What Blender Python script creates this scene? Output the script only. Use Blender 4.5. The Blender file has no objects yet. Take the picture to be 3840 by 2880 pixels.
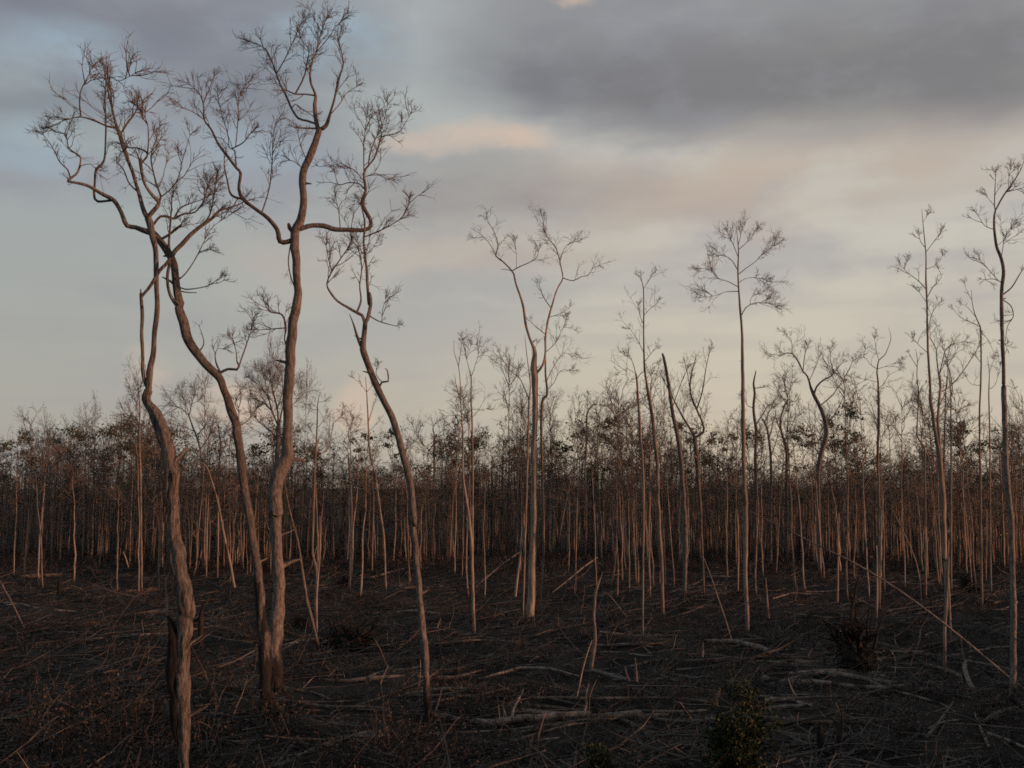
import bpy, math, random
import numpy as np
from mathutils import Vector

# ------------------------------------------------------------------ camera, world, sun, exposure
SC = bpy.context.scene
COL = SC.collection
PW, PH, FPX = 3840.0, 2880.0, 3733.0            # photograph size and focal length in its pixels
CAM_H = 6.5
PITCH = math.atan(383.0 / FPX)

cam_d = bpy.data.cameras.new('camera')
cam_d.sensor_width = 36.0
cam_d.lens = 35.0
cam_d.clip_start = 0.1
cam_d.clip_end = 6000.0
cam = bpy.data.objects.new('camera', cam_d)
cam.location = (0, 0, CAM_H)
cam.rotation_euler = (math.pi / 2 + PITCH, 0, 0)
COL.objects.link(cam)
SC.camera = cam

SUN_AZ = math.radians(76.0)                     # low on the right of the viewer
SUN_EL = math.radians(3.6)
# direction to the sun: x right, y away from the camera
SUN_DIR = Vector((math.sin(SUN_AZ) * math.cos(SUN_EL), -math.cos(SUN_AZ) * math.cos(SUN_EL), math.sin(SUN_EL)))
sun_d = bpy.data.lights.new('sun', 'SUN')
sun_d.energy = 4.8
sun_d.angle = math.radians(0.6)
sun_d.color = (1.0, 0.46, 0.25)
sun = bpy.data.objects.new('sun', sun_d)
sun.rotation_euler = SUN_DIR.to_track_quat('Z', 'Y').to_euler()
sun.location = (40, -20, 30)
COL.objects.link(sun)

SC.view_settings.view_transform = 'Standard'
SC.view_settings.look = 'None'
SC.view_settings.gamma = 1.0
SC.view_settings.exposure = 0.0
SC.view_settings.use_curve_mapping = False
SC.render.engine = 'CYCLES'
SC.cycles.pixel_filter_type = 'BLACKMAN_HARRIS'
SC.cycles.filter_width = 1.7
SC.cycles.max_bounces = 3
SC.cycles.diffuse_bounces = 2
SC.cycles.use_denoising = False
SC.cycles.adaptive_threshold = 0.02
SC.cycles.sample_clamp_direct = 3.0
SC.cycles.sample_clamp_indirect = 1.5


class NT:
    """small helper to write node arithmetic"""
    def __init__(self, tree):
        self.t = tree

    def new(self, kind, **kw):
        n = self.t.nodes.new(kind)
        for k, v in kw.items():
            setattr(n, k, v)
        return n

    def put(self, sock, v):
        if isinstance(v, bpy.types.NodeSocket):
            self.t.links.new(v, sock)
        else:
            sock.default_value = v

    def m(self, op, a, b=0.0, c=0.0, clamp=False):
        n = self.new('ShaderNodeMath', operation=op, use_clamp=clamp)
        self.put(n.inputs[0], a)
        self.put(n.inputs[1], b)
        self.put(n.inputs[2], c)
        return n.outputs[0]

    def noise(self, vec, scale, detail=4.0, rough=0.55, dist=0.0, dim='3D'):
        n = self.new('ShaderNodeTexNoise', noise_dimensions=dim)
        self.put(n.inputs['Vector'], vec)
        n.inputs['Scale'].default_value = scale
        n.inputs['Detail'].default_value = detail
        n.inputs['Roughness'].default_value = rough
        n.inputs['Distortion'].default_value = dist
        return n.outputs['Fac']

    def ramp(self, v, a, b, lo=0.0, hi=1.0, interp='SMOOTHSTEP'):
        n = self.new('ShaderNodeMapRange', interpolation_type=interp)
        self.put(n.inputs['Value'], v)
        self.put(n.inputs['From Min'], a)
        self.put(n.inputs['From Max'], b)
        self.put(n.inputs['To Min'], lo)
        self.put(n.inputs['To Max'], hi)
        return n.outputs['Result']

    def mix(self, f, a, b):
        n = self.new('ShaderNodeMix', data_type='RGBA')
        self.put(n.inputs[0], f)
        self.put(n.inputs[6], a if isinstance(a, bpy.types.NodeSocket) else (*a, 1.0))
        self.put(n.inputs[7], b if isinstance(b, bpy.types.NodeSocket) else (*b, 1.0))
        return n.outputs[2]

    def vec(self, x, y, z):
        n = self.new('ShaderNodeCombineXYZ')
        for i, v in enumerate((x, y, z)):
            self.put(n.inputs[i], v)
        return n.outputs[0]

    def vmul(self, v, s):
        n = self.new('ShaderNodeVectorMath', operation='MULTIPLY')
        self.put(n.inputs[0], v)
        n.inputs[1].default_value = s
        return n.outputs[0]


def lin(r, g, b):
    f = lambda c: (c / 255.0 / 12.92) if c / 255.0 <= 0.04045 else ((c / 255.0 + 0.055) / 1.055) ** 2.4
    return (f(r), f(g), f(b))


world = bpy.data.worlds.new('World')
SC.world = world
world.use_nodes = True
wt = world.node_tree
wt.nodes.clear()
W = NT(wt)
tc = W.new('ShaderNodeTexCoord')
sep = W.new('ShaderNodeSeparateXYZ')
wt.links.new(tc.outputs['Generated'], sep.inputs[0])
dx, dy, dz = sep.outputs
AZ = W.m('ARCTAN2', dx, dy)                       # 0 straight ahead, + to the right
ELV = W.m('ARCSINE', dz)
sky = W.new('ShaderNodeTexSky', sky_type='NISHITA')
sky.sun_disc = False
sky.sun_elevation = SUN_EL
sky.sun_rotation = math.pi - SUN_AZ
sky.air_density = 1.0
sky.dust_density = 2.0
sky.ozone_density = 1.5
skym = W.new('ShaderNodeMix', data_type='RGBA', blend_type='MULTIPLY')
skym.inputs[0].default_value = 1.0
wt.links.new(sky.outputs[0], skym.inputs[6])
SKYK = 0.10
skym.inputs[7].default_value = (SKYK, SKYK, SKYK, 1)
# thin high veil of cloud, creamier towards the horizon all the way round
up = W.ramp(ELV, 0.0, 0.40, interp='LINEAR')
side = W.ramp(AZ, -0.48, 0.28, interp='SMOOTHSTEP')
veil_lo = W.mix(side, lin(186, 180, 169), lin(224, 207, 182))
veil_hi = W.mix(side, lin(166, 178, 182), lin(212, 214, 208))
veil = W.mix(up, veil_lo, veil_hi)
base = W.mix(0.80, skym.outputs[2], veil)
# cloud layers in azimuth / elevation, warped by noise
w1 = W.m('SUBTRACT', W.noise(W.vec(AZ, W.m('MULTIPLY', ELV, 2.4), 0.0), 4.2, 2, 0.5, dim='2D'), 0.5)
w2 = W.m('SUBTRACT', W.noise(W.vec(W.m('ADD', AZ, 7.3), W.m('MULTIPLY', ELV, 2.6), 0.0), 5.0, 2.5, 0.5, dim='2D'), 0.5)
fine = W.noise(W.vec(AZ, W.m('MULTIPLY_ADD', ELV, 2.1, 3.0), 0.0), 11.0, 4, 0.55, dim='2D')
UA = W.m('MULTIPLY_ADD', w1, 0.10, AZ)
VA = W.m('MULTIPLY_ADD', w2, 0.055, ELV)
VA = W.m('MULTIPLY_ADD', W.m('SUBTRACT', fine, 0.5), 0.035, VA)


def pu(x):
    return math.atan((x - 1106) / 2150.0)


def pv(y):
    return PITCH + math.atan((829.5 - y) / 2150.0)


def blob(x, y, rx, ry, soft=0.35, tilt=0.0, k=1.0):
    """soft ellipse in sky direction space"""
    u0, v0, ru, rv = pu(x), pv(y), rx / 2150.0, ry / 2150.0
    c, s = math.cos(tilt), math.sin(tilt)
    # a and b are affine in the warped azimuth / elevation
    a = W.m('MULTIPLY_ADD', UA, c / ru, W.m('MULTIPLY_ADD', VA, s / ru, -(u0 * c + v0 * s) / ru))
    b = W.m('MULTIPLY_ADD', UA, -s / rv, W.m('MULTIPLY_ADD', VA, c / rv, (u0 * s - v0 * c) / rv))
    r = W.m('SQRT', W.m('MULTIPLY_ADD', a, a, W.m('MULTIPLY', b, b)))
    return W.ramp(r, 1.0 + soft, 1.0 - soft, 0.0, k)


def vmax(*s):
    r = s[0]
    for q in s[1:]:
        r = W.m('MAXIMUM', r, q)
    return r


col = base
# broken blue-grey cloud field over the whole vault, thinning towards the horizon
cover = W.ramp(W.noise(W.vec(W.m('ADD', AZ, 2.0), W.m('MULTIPLY', ELV, 2.6), 0.0), 4.4, 4, 0.55, dim='2D'), 0.40, 0.66)
cover = W.m('MULTIPLY', cover, W.ramp(ELV, 0.06, 0.34, 0.12, 0.6))
col = W.mix(cover, col, lin(143, 145, 156))
# long flat streaks
streak = W.noise(W.vec(W.m('MULTIPLY', AZ, 0.8), W.m('MULTIPLY_ADD', ELV, 9.0, 5.0), 0.0), 4.0, 3, 0.5, dim='2D')
col = W.mix(W.ramp(streak, 0.46, 0.74, 0.0, 0.20), col, lin(160, 158, 160))
# warm underlit banks beneath the big cloud
peach = vmax(blob(1660, 400, 600, 95, 0.9, 0.05), blob(1120, 545, 330, 34, 0.9, 0.0, 0.6), blob(640, 570, 150, 60, 0.9, 0.0, 0.45))
col = W.mix(W.m('MULTIPLY', peach, W.ramp(fine, 0.25, 0.62, 0.3, 0.8)), col, lin(188, 171, 157))
# lavender-grey banks
# the broad bank at upper right: a flat, soft lower edge that runs on past the frame
VB = W.m('MULTIPLY_ADD', w2, 0.035, W.m('MULTIPLY_ADD', W.m('SUBTRACT', fine, 0.5), 0.02, ELV))
edge = W.m('MULTIPLY_ADD', AZ, -0.075, pv(385) + 0.075 * pu(2212))
bank = W.m('MULTIPLY', W.ramp(W.m('SUBTRACT', VB, edge), -0.012, 0.050), W.ramp(UA, pu(800), pu(1180)))
dark = vmax(bank, blob(150, 0, 640, 165, 0.5, -0.12), blob(120, 60, 380, 105, 0.6, 0.0), blob(470, 190, 300, 80, 0.9, -0.25, 0.6),
            blob(40, 310, 200, 50, 0.8, 0.0, 0.55), blob(1010, 420, 300, 70, 0.9, 0.0, 0.45))
dcol = W.mix(side, lin(108, 112, 126), lin(117, 116, 118))
dcol = W.mix(W.ramp(ELV, pv(190), pv(20), 0.0, 0.55), dcol, lin(150, 151, 157))
dcol = W.mix(W.ramp(fine, 0.42, 0.78, 0.0, 0.35), dcol, lin(152, 154, 162))
col = W.mix(W.m('MULTIPLY', dark, 0.84), col, dcol)
# pale blue breaks
gap = vmax(blob(110, 205, 100, 45, 0.9, -0.3), blob(680, 90, 170, 45, 0.9), blob(560, 330, 130, 60, 0.9, 0.0, 0.6), blob(30, 390, 60, 40, 0.9, 0.0, 0.7))
col = W.mix(W.m('MULTIPLY', gap, W.ramp(fine, 0.3, 0.6, 0.25, 0.75)), col, lin(158, 180, 194))
# small sunlit heaps of cloud
col = W.mix(blob(1010, 322, 115, 30, 0.7, 0.0, 0.45), col, lin(210, 186, 168))
puff = vmax(blob(1010, 322, 120, 34, 0.6), blob(1205, 16, 44, 14, 0.7, 0.0, 0.9), blob(510, 880, 100, 45, 0.5), blob(345, 800, 26, 40, 0.7, 0.0, 0.7), blob(785, 880, 46, 60, 0.6, 0.0, 0.8))
col = W.mix(W.m('MULTIPLY', puff, W.ramp(fine, 0.34, 0.60, 0.15, 0.7)), col, lin(214, 188, 168))
# ground side of the world sphere
col = W.mix(W.ramp(ELV, -0.02, -0.10), col, (0.03, 0.026, 0.024))
world.cycles.sampling_method = 'NONE'
bg = W.new('ShaderNodeBackground')
wt.links.new(col, bg.inputs['Color'])
bg.inputs['Strength'].default_value = 1.0
wo = W.new('ShaderNodeOutputWorld')
wt.links.new(bg.outputs[0], wo.inputs['Surface'])

# ------------------------------------------------------------------ materials
def principled(name):
    m = bpy.data.materials.new(name)
    m.use_nodes = True
    t = m.node_tree
    return m, NT(t), t.nodes['Principled BSDF']


def bark_material(name, lo, hi, stretch=(5.0, 5.0, 1.8), scale=2.6, bump=0.5, dist=0.03, patch=None, char=None):
    m, n, b = principled(name)
    tcn = n.new('ShaderNodeTexCoord')
    oi = n.new('ShaderNodeObjectInfo')
    v = n.vmul(tcn.outputs['Object'], stretch)
    f1 = n.noise(v, scale, 6, 0.65, 0.4)
    f2 = n.noise(n.vmul(tcn.outputs['Object'], (1, 1, 0.5)), 0.9, 4, 0.6)
    c = n.mix(n.ramp(f1, 0.32, 0.68), lo, hi)
    mid = tuple(0.5 * (a + q) * 0.7 for a, q in zip(lo, hi))
    c = n.mix(n.m('MULTIPLY', n.ramp(f2, 0.42, 0.7), 0.55), c, mid)
    if patch:
        f3 = n.noise(n.vmul(tcn.outputs['Object'], (1, 1, 0.35)), 1.7, 3, 0.5)
        c = n.mix(n.ramp(f3, 0.58, 0.64), c, patch)
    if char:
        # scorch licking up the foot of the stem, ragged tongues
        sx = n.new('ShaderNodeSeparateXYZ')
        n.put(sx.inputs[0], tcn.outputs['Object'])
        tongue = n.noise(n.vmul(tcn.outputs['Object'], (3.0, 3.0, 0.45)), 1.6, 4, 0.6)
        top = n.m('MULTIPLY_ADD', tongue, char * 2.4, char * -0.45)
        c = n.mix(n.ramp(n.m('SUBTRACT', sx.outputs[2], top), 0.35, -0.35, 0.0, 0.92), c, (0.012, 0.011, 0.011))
    hsv = n.new('ShaderNodeHueSaturation')
    n.put(hsv.inputs['Color'], c)
    geo = n.new('ShaderNodeNewGeometry')
    n.put(hsv.inputs['Value'], n.m('MULTIPLY', n.m('MULTIPLY_ADD', oi.outputs['Random'], 0.6, 0.7), n.m('MULTIPLY_ADD', geo.outputs['Random Per Island'], 0.8 if name == 'bark_pale_pole' else 0.2, 0.6 if name == 'bark_pale_pole' else 0.9)))
    n.t.links.new(hsv.outputs[0], b.inputs['Base Color'])
    b.inputs['Roughness'].default_value = 0.85
    b.inputs['Specular IOR Level'].default_value = 0.15
    bp = n.new('ShaderNodeBump')
    bp.inputs['Strength'].default_value = bump
    bp.inputs['Distance'].default_value = dist
    n.put(bp.inputs['Height'], f1)
    n.t.links.new(bp.outputs[0], b.inputs['Normal'])
    return m


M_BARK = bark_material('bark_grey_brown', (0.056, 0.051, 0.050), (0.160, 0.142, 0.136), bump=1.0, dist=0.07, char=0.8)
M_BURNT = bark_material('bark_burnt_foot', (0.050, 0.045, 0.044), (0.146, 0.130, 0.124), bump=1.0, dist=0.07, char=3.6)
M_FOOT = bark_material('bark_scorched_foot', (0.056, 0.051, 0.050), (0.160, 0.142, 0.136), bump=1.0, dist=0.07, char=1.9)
M_ROUGH = bark_material('bark_shaggy', (0.030, 0.028, 0.028), (0.20, 0.178, 0.165), (9, 9, 1.7), 2.2, 1.0, 0.09)
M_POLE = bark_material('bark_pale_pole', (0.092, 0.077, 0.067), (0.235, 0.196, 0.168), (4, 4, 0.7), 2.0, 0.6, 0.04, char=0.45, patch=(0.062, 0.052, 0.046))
M_TWIG = bark_material('twig_grey', (0.074, 0.062, 0.056), (0.145, 0.122, 0.110), (1, 1, 1), 2.0, 0.0)
M_CHAR = bark_material('charred_wood', (0.006, 0.006, 0.007), (0.024, 0.022, 0.022), (6, 6, 1.0), 2.5, 0.8, 0.05)
M_LOG = bark_material('weathered_log', (0.070, 0.060, 0.055), (0.27, 0.225, 0.195), (2, 2, 2), 2.2, 0.8, 0.04, patch=(0.035, 0.031, 0.029))
M_PALE = bark_material('bleached_log', (0.085, 0.082, 0.080), (0.22, 0.205, 0.19), (2, 2, 2), 2.5, 0.6, 0.03)
M_DLOG = bark_material('scorched_log', (0.025, 0.022, 0.020), (0.14, 0.118, 0.104), (2, 2, 2), 2.6, 0.8, 0.04)


def leaf_material(name, a, b_, scale=1.4, trans=0.25):
    m, n, b = principled(name)
    tcn = n.new('ShaderNodeTexCoord')
    geo = n.new('ShaderNodeNewGeometry')
    f = n.noise(tcn.outputs['Object'], scale, 3, 0.6)
    c = n.mix(n.ramp(f, 0.35, 0.65), a, b_)
    hsv = n.new('ShaderNodeHueSaturation')
    n.put(hsv.inputs['Color'], c)
    n.put(hsv.inputs['Value'], n.m('MULTIPLY_ADD', geo.outputs['Random Per Island'], 0.9, 0.55))
    n.t.links.new(hsv.outputs[0], b.inputs['Base Color'])
    b.inputs['Roughness'].default_value = 0.65
    b.inputs['Specular IOR Level'].default_value = 0.2
    return m


M_LEAF = leaf_material('dull_green_leaf', (0.046, 0.056, 0.026), (0.088, 0.098, 0.044))
M_GREEN = leaf_material('fresh_green_leaf', (0.006, 0.014, 0.004), (0.018, 0.029, 0.007), 3.0)
M_BRUSH = leaf_material('dry_brush', (0.019, 0.018, 0.0175), (0.064, 0.058, 0.054), 0.35)
M_FERN = leaf_material('dead_fern', (0.023, 0.0195, 0.0185), (0.052, 0.040, 0.036), 0.5)
M_LITTER = leaf_material('fallen_sticks', (0.022, 0.020, 0.019), (0.095, 0.082, 0.074), 0.6)

mg, n, b = principled('burnt_peat_ground')
tcn = n.new('ShaderNodeTexCoord')
g1 = n.noise(tcn.outputs['Object'], 0.35, 6, 0.65)
g2 = n.noise(tcn.outputs['Object'], 3.0, 6, 0.7)
gc = n.mix(n.ramp(g1, 0.38, 0.66), (0.016, 0.0148, 0.0142), (0.044, 0.037, 0.032))
gc = n.mix(n.m('MULTIPLY', n.ramp(g2, 0.52, 0.75), 0.7), gc, (0.052, 0.046, 0.042))
g3 = n.noise(tcn.outputs['Object'], 0.16, 4, 0.6, 0.6)
gc = n.mix(n.ramp(g3, 0.56, 0.68, 0.0, 0.6), gc, (0.060, 0.057, 0.055))
n.t.links.new(gc, b.inputs['Base Color'])
b.inputs['Roughness'].default_value = 0.95
b.inputs['Specular IOR Level'].default_value = 0.1
bp = n.new('ShaderNodeBump')
bp.inputs['Strength'].default_value = 1.0
bp.inputs['Distance'].default_value = 0.25
n.put(bp.inputs['Height'], g2)
n.t.links.new(bp.outputs[0], b.inputs['Normal'])
M_GROUND = mg

# ------------------------------------------------------------------ geometry helpers
RNG = np.random.default_rng(11)


def tubes(P, R, sides=3):
    """P (N,K,3) centre lines, R (N,K) radii -> verts, quads"""
    P = np.asarray(P, float)
    R = np.asarray(R, float)
    N, K, _ = P.shape
    T = np.empty_like(P)
    T[:, 1:-1] = P[:, 2:] - P[:, :-2]
    T[:, 0] = P[:, 1] - P[:, 0]
    T[:, -1] = P[:, -1] - P[:, -2]
    T /= np.linalg.norm(T, axis=2, keepdims=True) + 1e-9
    ov = P[:, -1] - P[:, 0]
    ref = np.zeros((N, 3))
    k = np.argmin(np.abs(ov), axis=1)
    ref[np.arange(N), k] = 1.0
    ref = np.repeat(ref[:, None, :], K, axis=1)
    A = np.cross(T, ref)
    A /= np.linalg.norm(A, axis=2, keepdims=True) + 1e-9
    B = np.cross(T, A)
    ang = np.arange(sides) * 2 * math.pi / sides
    ring = (A[:, :, None, :] * np.cos(ang)[None, None, :, None] + B[:, :, None, :] * np.sin(ang)[None, None, :, None])
    V = P[:, :, None, :] + ring * (R[..., None, None] if R.ndim == 2 else R[..., None])
    V = V.reshape(-1, 3)
    i = np.arange(N)[:, None, None] * K * sides
    j = np.arange(K - 1)[None, :, None] * sides
    s = np.arange(sides)[None, None, :]
    s2 = (s + 1) % sides
    a = i + j + s
    b_ = i + j + s2
    Q = np.stack([a, b_, b_ + sides, a + sides], axis=-1).reshape(-1, 4)
    return V, Q


class MB:
    def __init__(self):
        self.v, self.q, self.n = [], [], 0

    def add(self, v, q):
        if len(v) == 0:
            return
        self.v.append(v)
        self.q.append(q + self.n)
        self.n += len(v)

    def mesh(self, name, mat, smooth=True, origin=(0, 0, 0)):
        V = np.concatenate(self.v) - np.array(origin)
        Q = np.concatenate(self.q)
        me = bpy.data.meshes.new(name)
        me.vertices.add(len(V))
        me.vertices.foreach_set('co', V.astype(np.float32).ravel())
        me.loops.add(len(Q) * 4)
        me.loops.foreach_set('vertex_index', Q.astype(np.int32).ravel())
        me.polygons.add(len(Q))
        me.polygons.foreach_set('loop_start', np.arange(0, len(Q) * 4, 4, dtype=np.int32))
        me.polygons.foreach_set('loop_total', np.full(len(Q), 4, dtype=np.int32))
        me.polygons.foreach_set('use_smooth', np.full(len(Q), smooth))
        me.update(calc_edges=True)
        me.materials.append(mat)
        return me


def link(name, me, parent=None, loc=None):
    o = bpy.data.objects.new(name, me)
    COL.objects.link(o)
    if parent is not None:
        o.parent = parent
    if loc is not None:
        o.location = loc
    return o


def tag(o, label=None, cat=None, group=None, kind=None):
    if label:
        o['label'] = label
    if cat:
        o['category'] = cat
    if group:
        o['group'] = group
    if kind:
        o['kind'] = kind
    return o


# ---- camera rays: a traced pixel gets its own distance
REG = {'R1': (0, 0, .72333), 'R2': (0, 1100, .72333), 'R3': (0, 1900, .5906), 'R4': (1200, 1900, .5906), 'R5': (2500, 1900, .6058),
       'R6': (1600, 700, .5184), 'R7': (2700, 600, .5184), 'R8': (2300, 1300, .6962), 'Z1': (300, 700, .3165), 'Z2': (0, 1400, .4823),
       'Z3': (900, 1350, .4823), 'Z4': (1700, 1350, .4823), 'Z5': (0, 2300, .4069), 'Z6': (3100, 1000, .4821), 'F': (0, 0, 1.736)}
SP, CP = math.sin(PITCH), math.cos(PITCH)


def ray(px, py):
    x, y = (px - PW / 2) / FPX, (PH / 2 - py) / FPX
    return np.array([x, CP - y * SP, SP + y * CP])


def at_depth(px, py, Y):
    d = ray(px, py)
    return np.array([0, 0, CAM_H]) + d * (Y / d[1])


def ground_depth(py):
    d = ray(PW / 2, py)
    return CAM_H / -d[2] * d[1]


def parse(s):
    """'R1 x,y,w x,y,w R2 ...' -> array of source px (x,y,width)"""
    out, reg = [], None
    for t in s.split():
        if t in REG:
            reg = REG[t]
        else:
            a = [float(q) for q in t.split(',')]
            if len(a) == 2:
                a.append(out[-1][2] / reg[2] if out else 8.0)
            out.append((reg[0] + a[0] * reg[2], reg[1] + a[1] * reg[2], a[2] * reg[2]))
    return np.array(out)


def catmull(C, step):
    """C (n,m) control points, first three columns xyz; resample with spline"""
    C = np.asarray(C, float)
    if len(C) == 1:
        return C
    E = np.vstack([2 * C[0] - C[1], C, 2 * C[-1] - C[-2]])
    out = []
    for i in range(1, len(E) - 2):
        p0, p1, p2, p3 = E[i - 1], E[i], E[i + 1], E[i + 2]
        L = np.linalg.norm(p2[:3] - p1[:3])
        k = max(1, int(round(L / step)))
        for t in np.arange(k) / k:
            out.append(0.5 * ((2 * p1) + (p2 - p0) * t + (2 * p0 - 5 * p1 + 4 * p2 - p3) * t * t + (3 * p1 - p0 - 3 * p2 + p3) * t ** 3))
    out.append(C[-1])
    return np.array(out)


def ribbons(P, R, rng):
    """finest twigs: one strip of quads each, (N,K,3) and (N,K)"""
    N, K, _ = P.shape
    T = P[:, -1] - P[:, 0]
    A = norm(np.cross(T, rng.standard_normal((N, 3))))[:, None, :]
    V = np.stack([P - A * R[..., None], P + A * R[..., None]], 2).reshape(-1, 3)
    i = (np.arange(N)[:, None] * K + np.arange(K - 1)[None, :]) * 2
    return V, np.stack([i, i + 1, i + 3, i + 2], -1).reshape(-1, 4)


def smooth_noise(rng, K, n, w):
    x = rng.standard_normal((K + w, n))
    k = np.hanning(w + 2)[1:-1]
    k /= np.sqrt((k ** 2).sum())
    return np.stack([np.convolve(x[:, j], k, 'same')[:K] for j in range(n)], 1)


def knobbly(pts, rad, sides, rng, amp=0.10, freq=1.0):
    """tube with uneven girth: ridges that run along the stem and swellings"""
    K = len(pts)
    base = 1 + amp * 0.45 * smooth_noise(rng, K, 1, 7)
    ridge = 1 + amp * 0.8 * rng.standard_normal(sides)[None, :]
    drift = amp * 0.55 * smooth_noise(rng, K, sides, 9)
    R = rad[:, None] * (base * ridge + drift)
    return tubes(pts[None], R[None].reshape(1, K, sides), sides)


def norm(a):
    return a / (np.linalg.norm(a, axis=-1, keepdims=True) + 1e-9)


def grow(rng, S, D, L, K=5, wob=0.22, up=0.10):
    N = len(S)
    P = np.empty((N, K, 3))
    p, d = S.copy(), norm(D)
    P[:, 0] = p
    for k in range(1, K):
        p = p + d * (L[:, None] / (K - 1))
        P[:, k] = p
        d = norm(d + wob * rng.standard_normal((N, 3)) + np.array([0, 0, up]))
    return P


def spawn(rng, P, L, per, tmin=0.2, ang=(0.3, 0.95), lr=(0.4, 0.85)):
    """children from polylines P (N,K,3)"""
    N, K, _ = P.shape
    idx = np.repeat(np.arange(N), per)
    t = tmin + (1 - tmin) * rng.random(len(idx)) ** 0.8
    f = t * (K - 1)
    i0 = np.minimum(f.astype(int), K - 2)
    fr = (f - i0)[:, None]
    a, b_ = P[idx, i0], P[idx, i0 + 1]
    S = a * (1 - fr) + b_ * fr
    T = norm(b_ - a)
    side = norm(np.cross(T, rng.standard_normal((len(idx), 3))))
    an = rng.uniform(ang[0], ang[1], len(idx))[:, None]
    D = T * np.cos(an) + side * np.sin(an)
    Lc = L[idx] * rng.uniform(lr[0], lr[1], len(idx)) * (1.15 - 0.5 * t)
    return S, D, Lc, t


def twig_mesh(mb, rng, S, D, L, r0, levels=2, per=(6, 4), K=(6, 5, 4), wob=0.2, up=0.09, rmin=0.0035):
    for lv in range(levels + 1):
        k = K[min(lv, len(K) - 1)]
        P = grow(rng, S, D, L, k, wob * (1 + 0.25 * lv), up)
        rad = np.maximum(r0 * (0.55 ** lv), rmin) * np.linspace(1, 0.4, k)[None, :] * np.clip(L / np.median(L), 0.6, 1.4)[:, None]
        rad = np.maximum(rad, rmin * 0.6)
        if lv < 2:
            mb.add(*tubes(P, rad, 3))
        else:
            mb.add(*ribbons(P, rad * 1.15, rng))
        if lv < levels:
            S, D, L, _ = spawn(rng, P, L, per[min(lv, len(per) - 1)])


# ------------------------------------------------------------------ ground
def ground_z(x, y):
    x, y = np.asarray(x, float), np.asarray(y, float)
    h = 0.16 * np.sin(x * 0.33 + 1.0) * np.cos(y * 0.27 + 0.5) + 0.07 * np.sin(x * 0.9 + y * 0.7) + 0.05 * np.sin(x * 1.7 - y * 1.3 + 2.0)
    return h * np.clip((y - 8) / 12, 0.2, 1) * np.clip(1.6 - np.abs(y) / 300, 0, 1)


gx = np.concatenate([-np.geomspace(1500, 62, 18), np.linspace(-60, 60, 181), np.geomspace(62, 1500, 18)])
gy = np.concatenate([np.linspace(-400, 0, 8), np.linspace(4, 100, 151), np.geomspace(101, 2600, 40)])
GX, GY = np.meshgrid(gx, gy)
GZ = ground_z(GX, GY)
near = (np.abs(GX) < 60) & (GY > 14) & (GY < 100)
GZ = GZ + near * 0.09 * RNG.standard_normal(GX.shape)
mb = MB()
nx, ny = len(gx), len(gy)
ii = np.arange(ny - 1)[:, None] * nx + np.arange(nx - 1)[None, :]
mb.add(np.stack([GX, GY, GZ], -1).reshape(-1, 3), np.stack([ii, ii + 1, ii + nx + 1, ii + nx], -1).reshape(-1, 4))
tag(link('ground', mb.mesh('ground', M_GROUND)), kind='structure')


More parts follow.
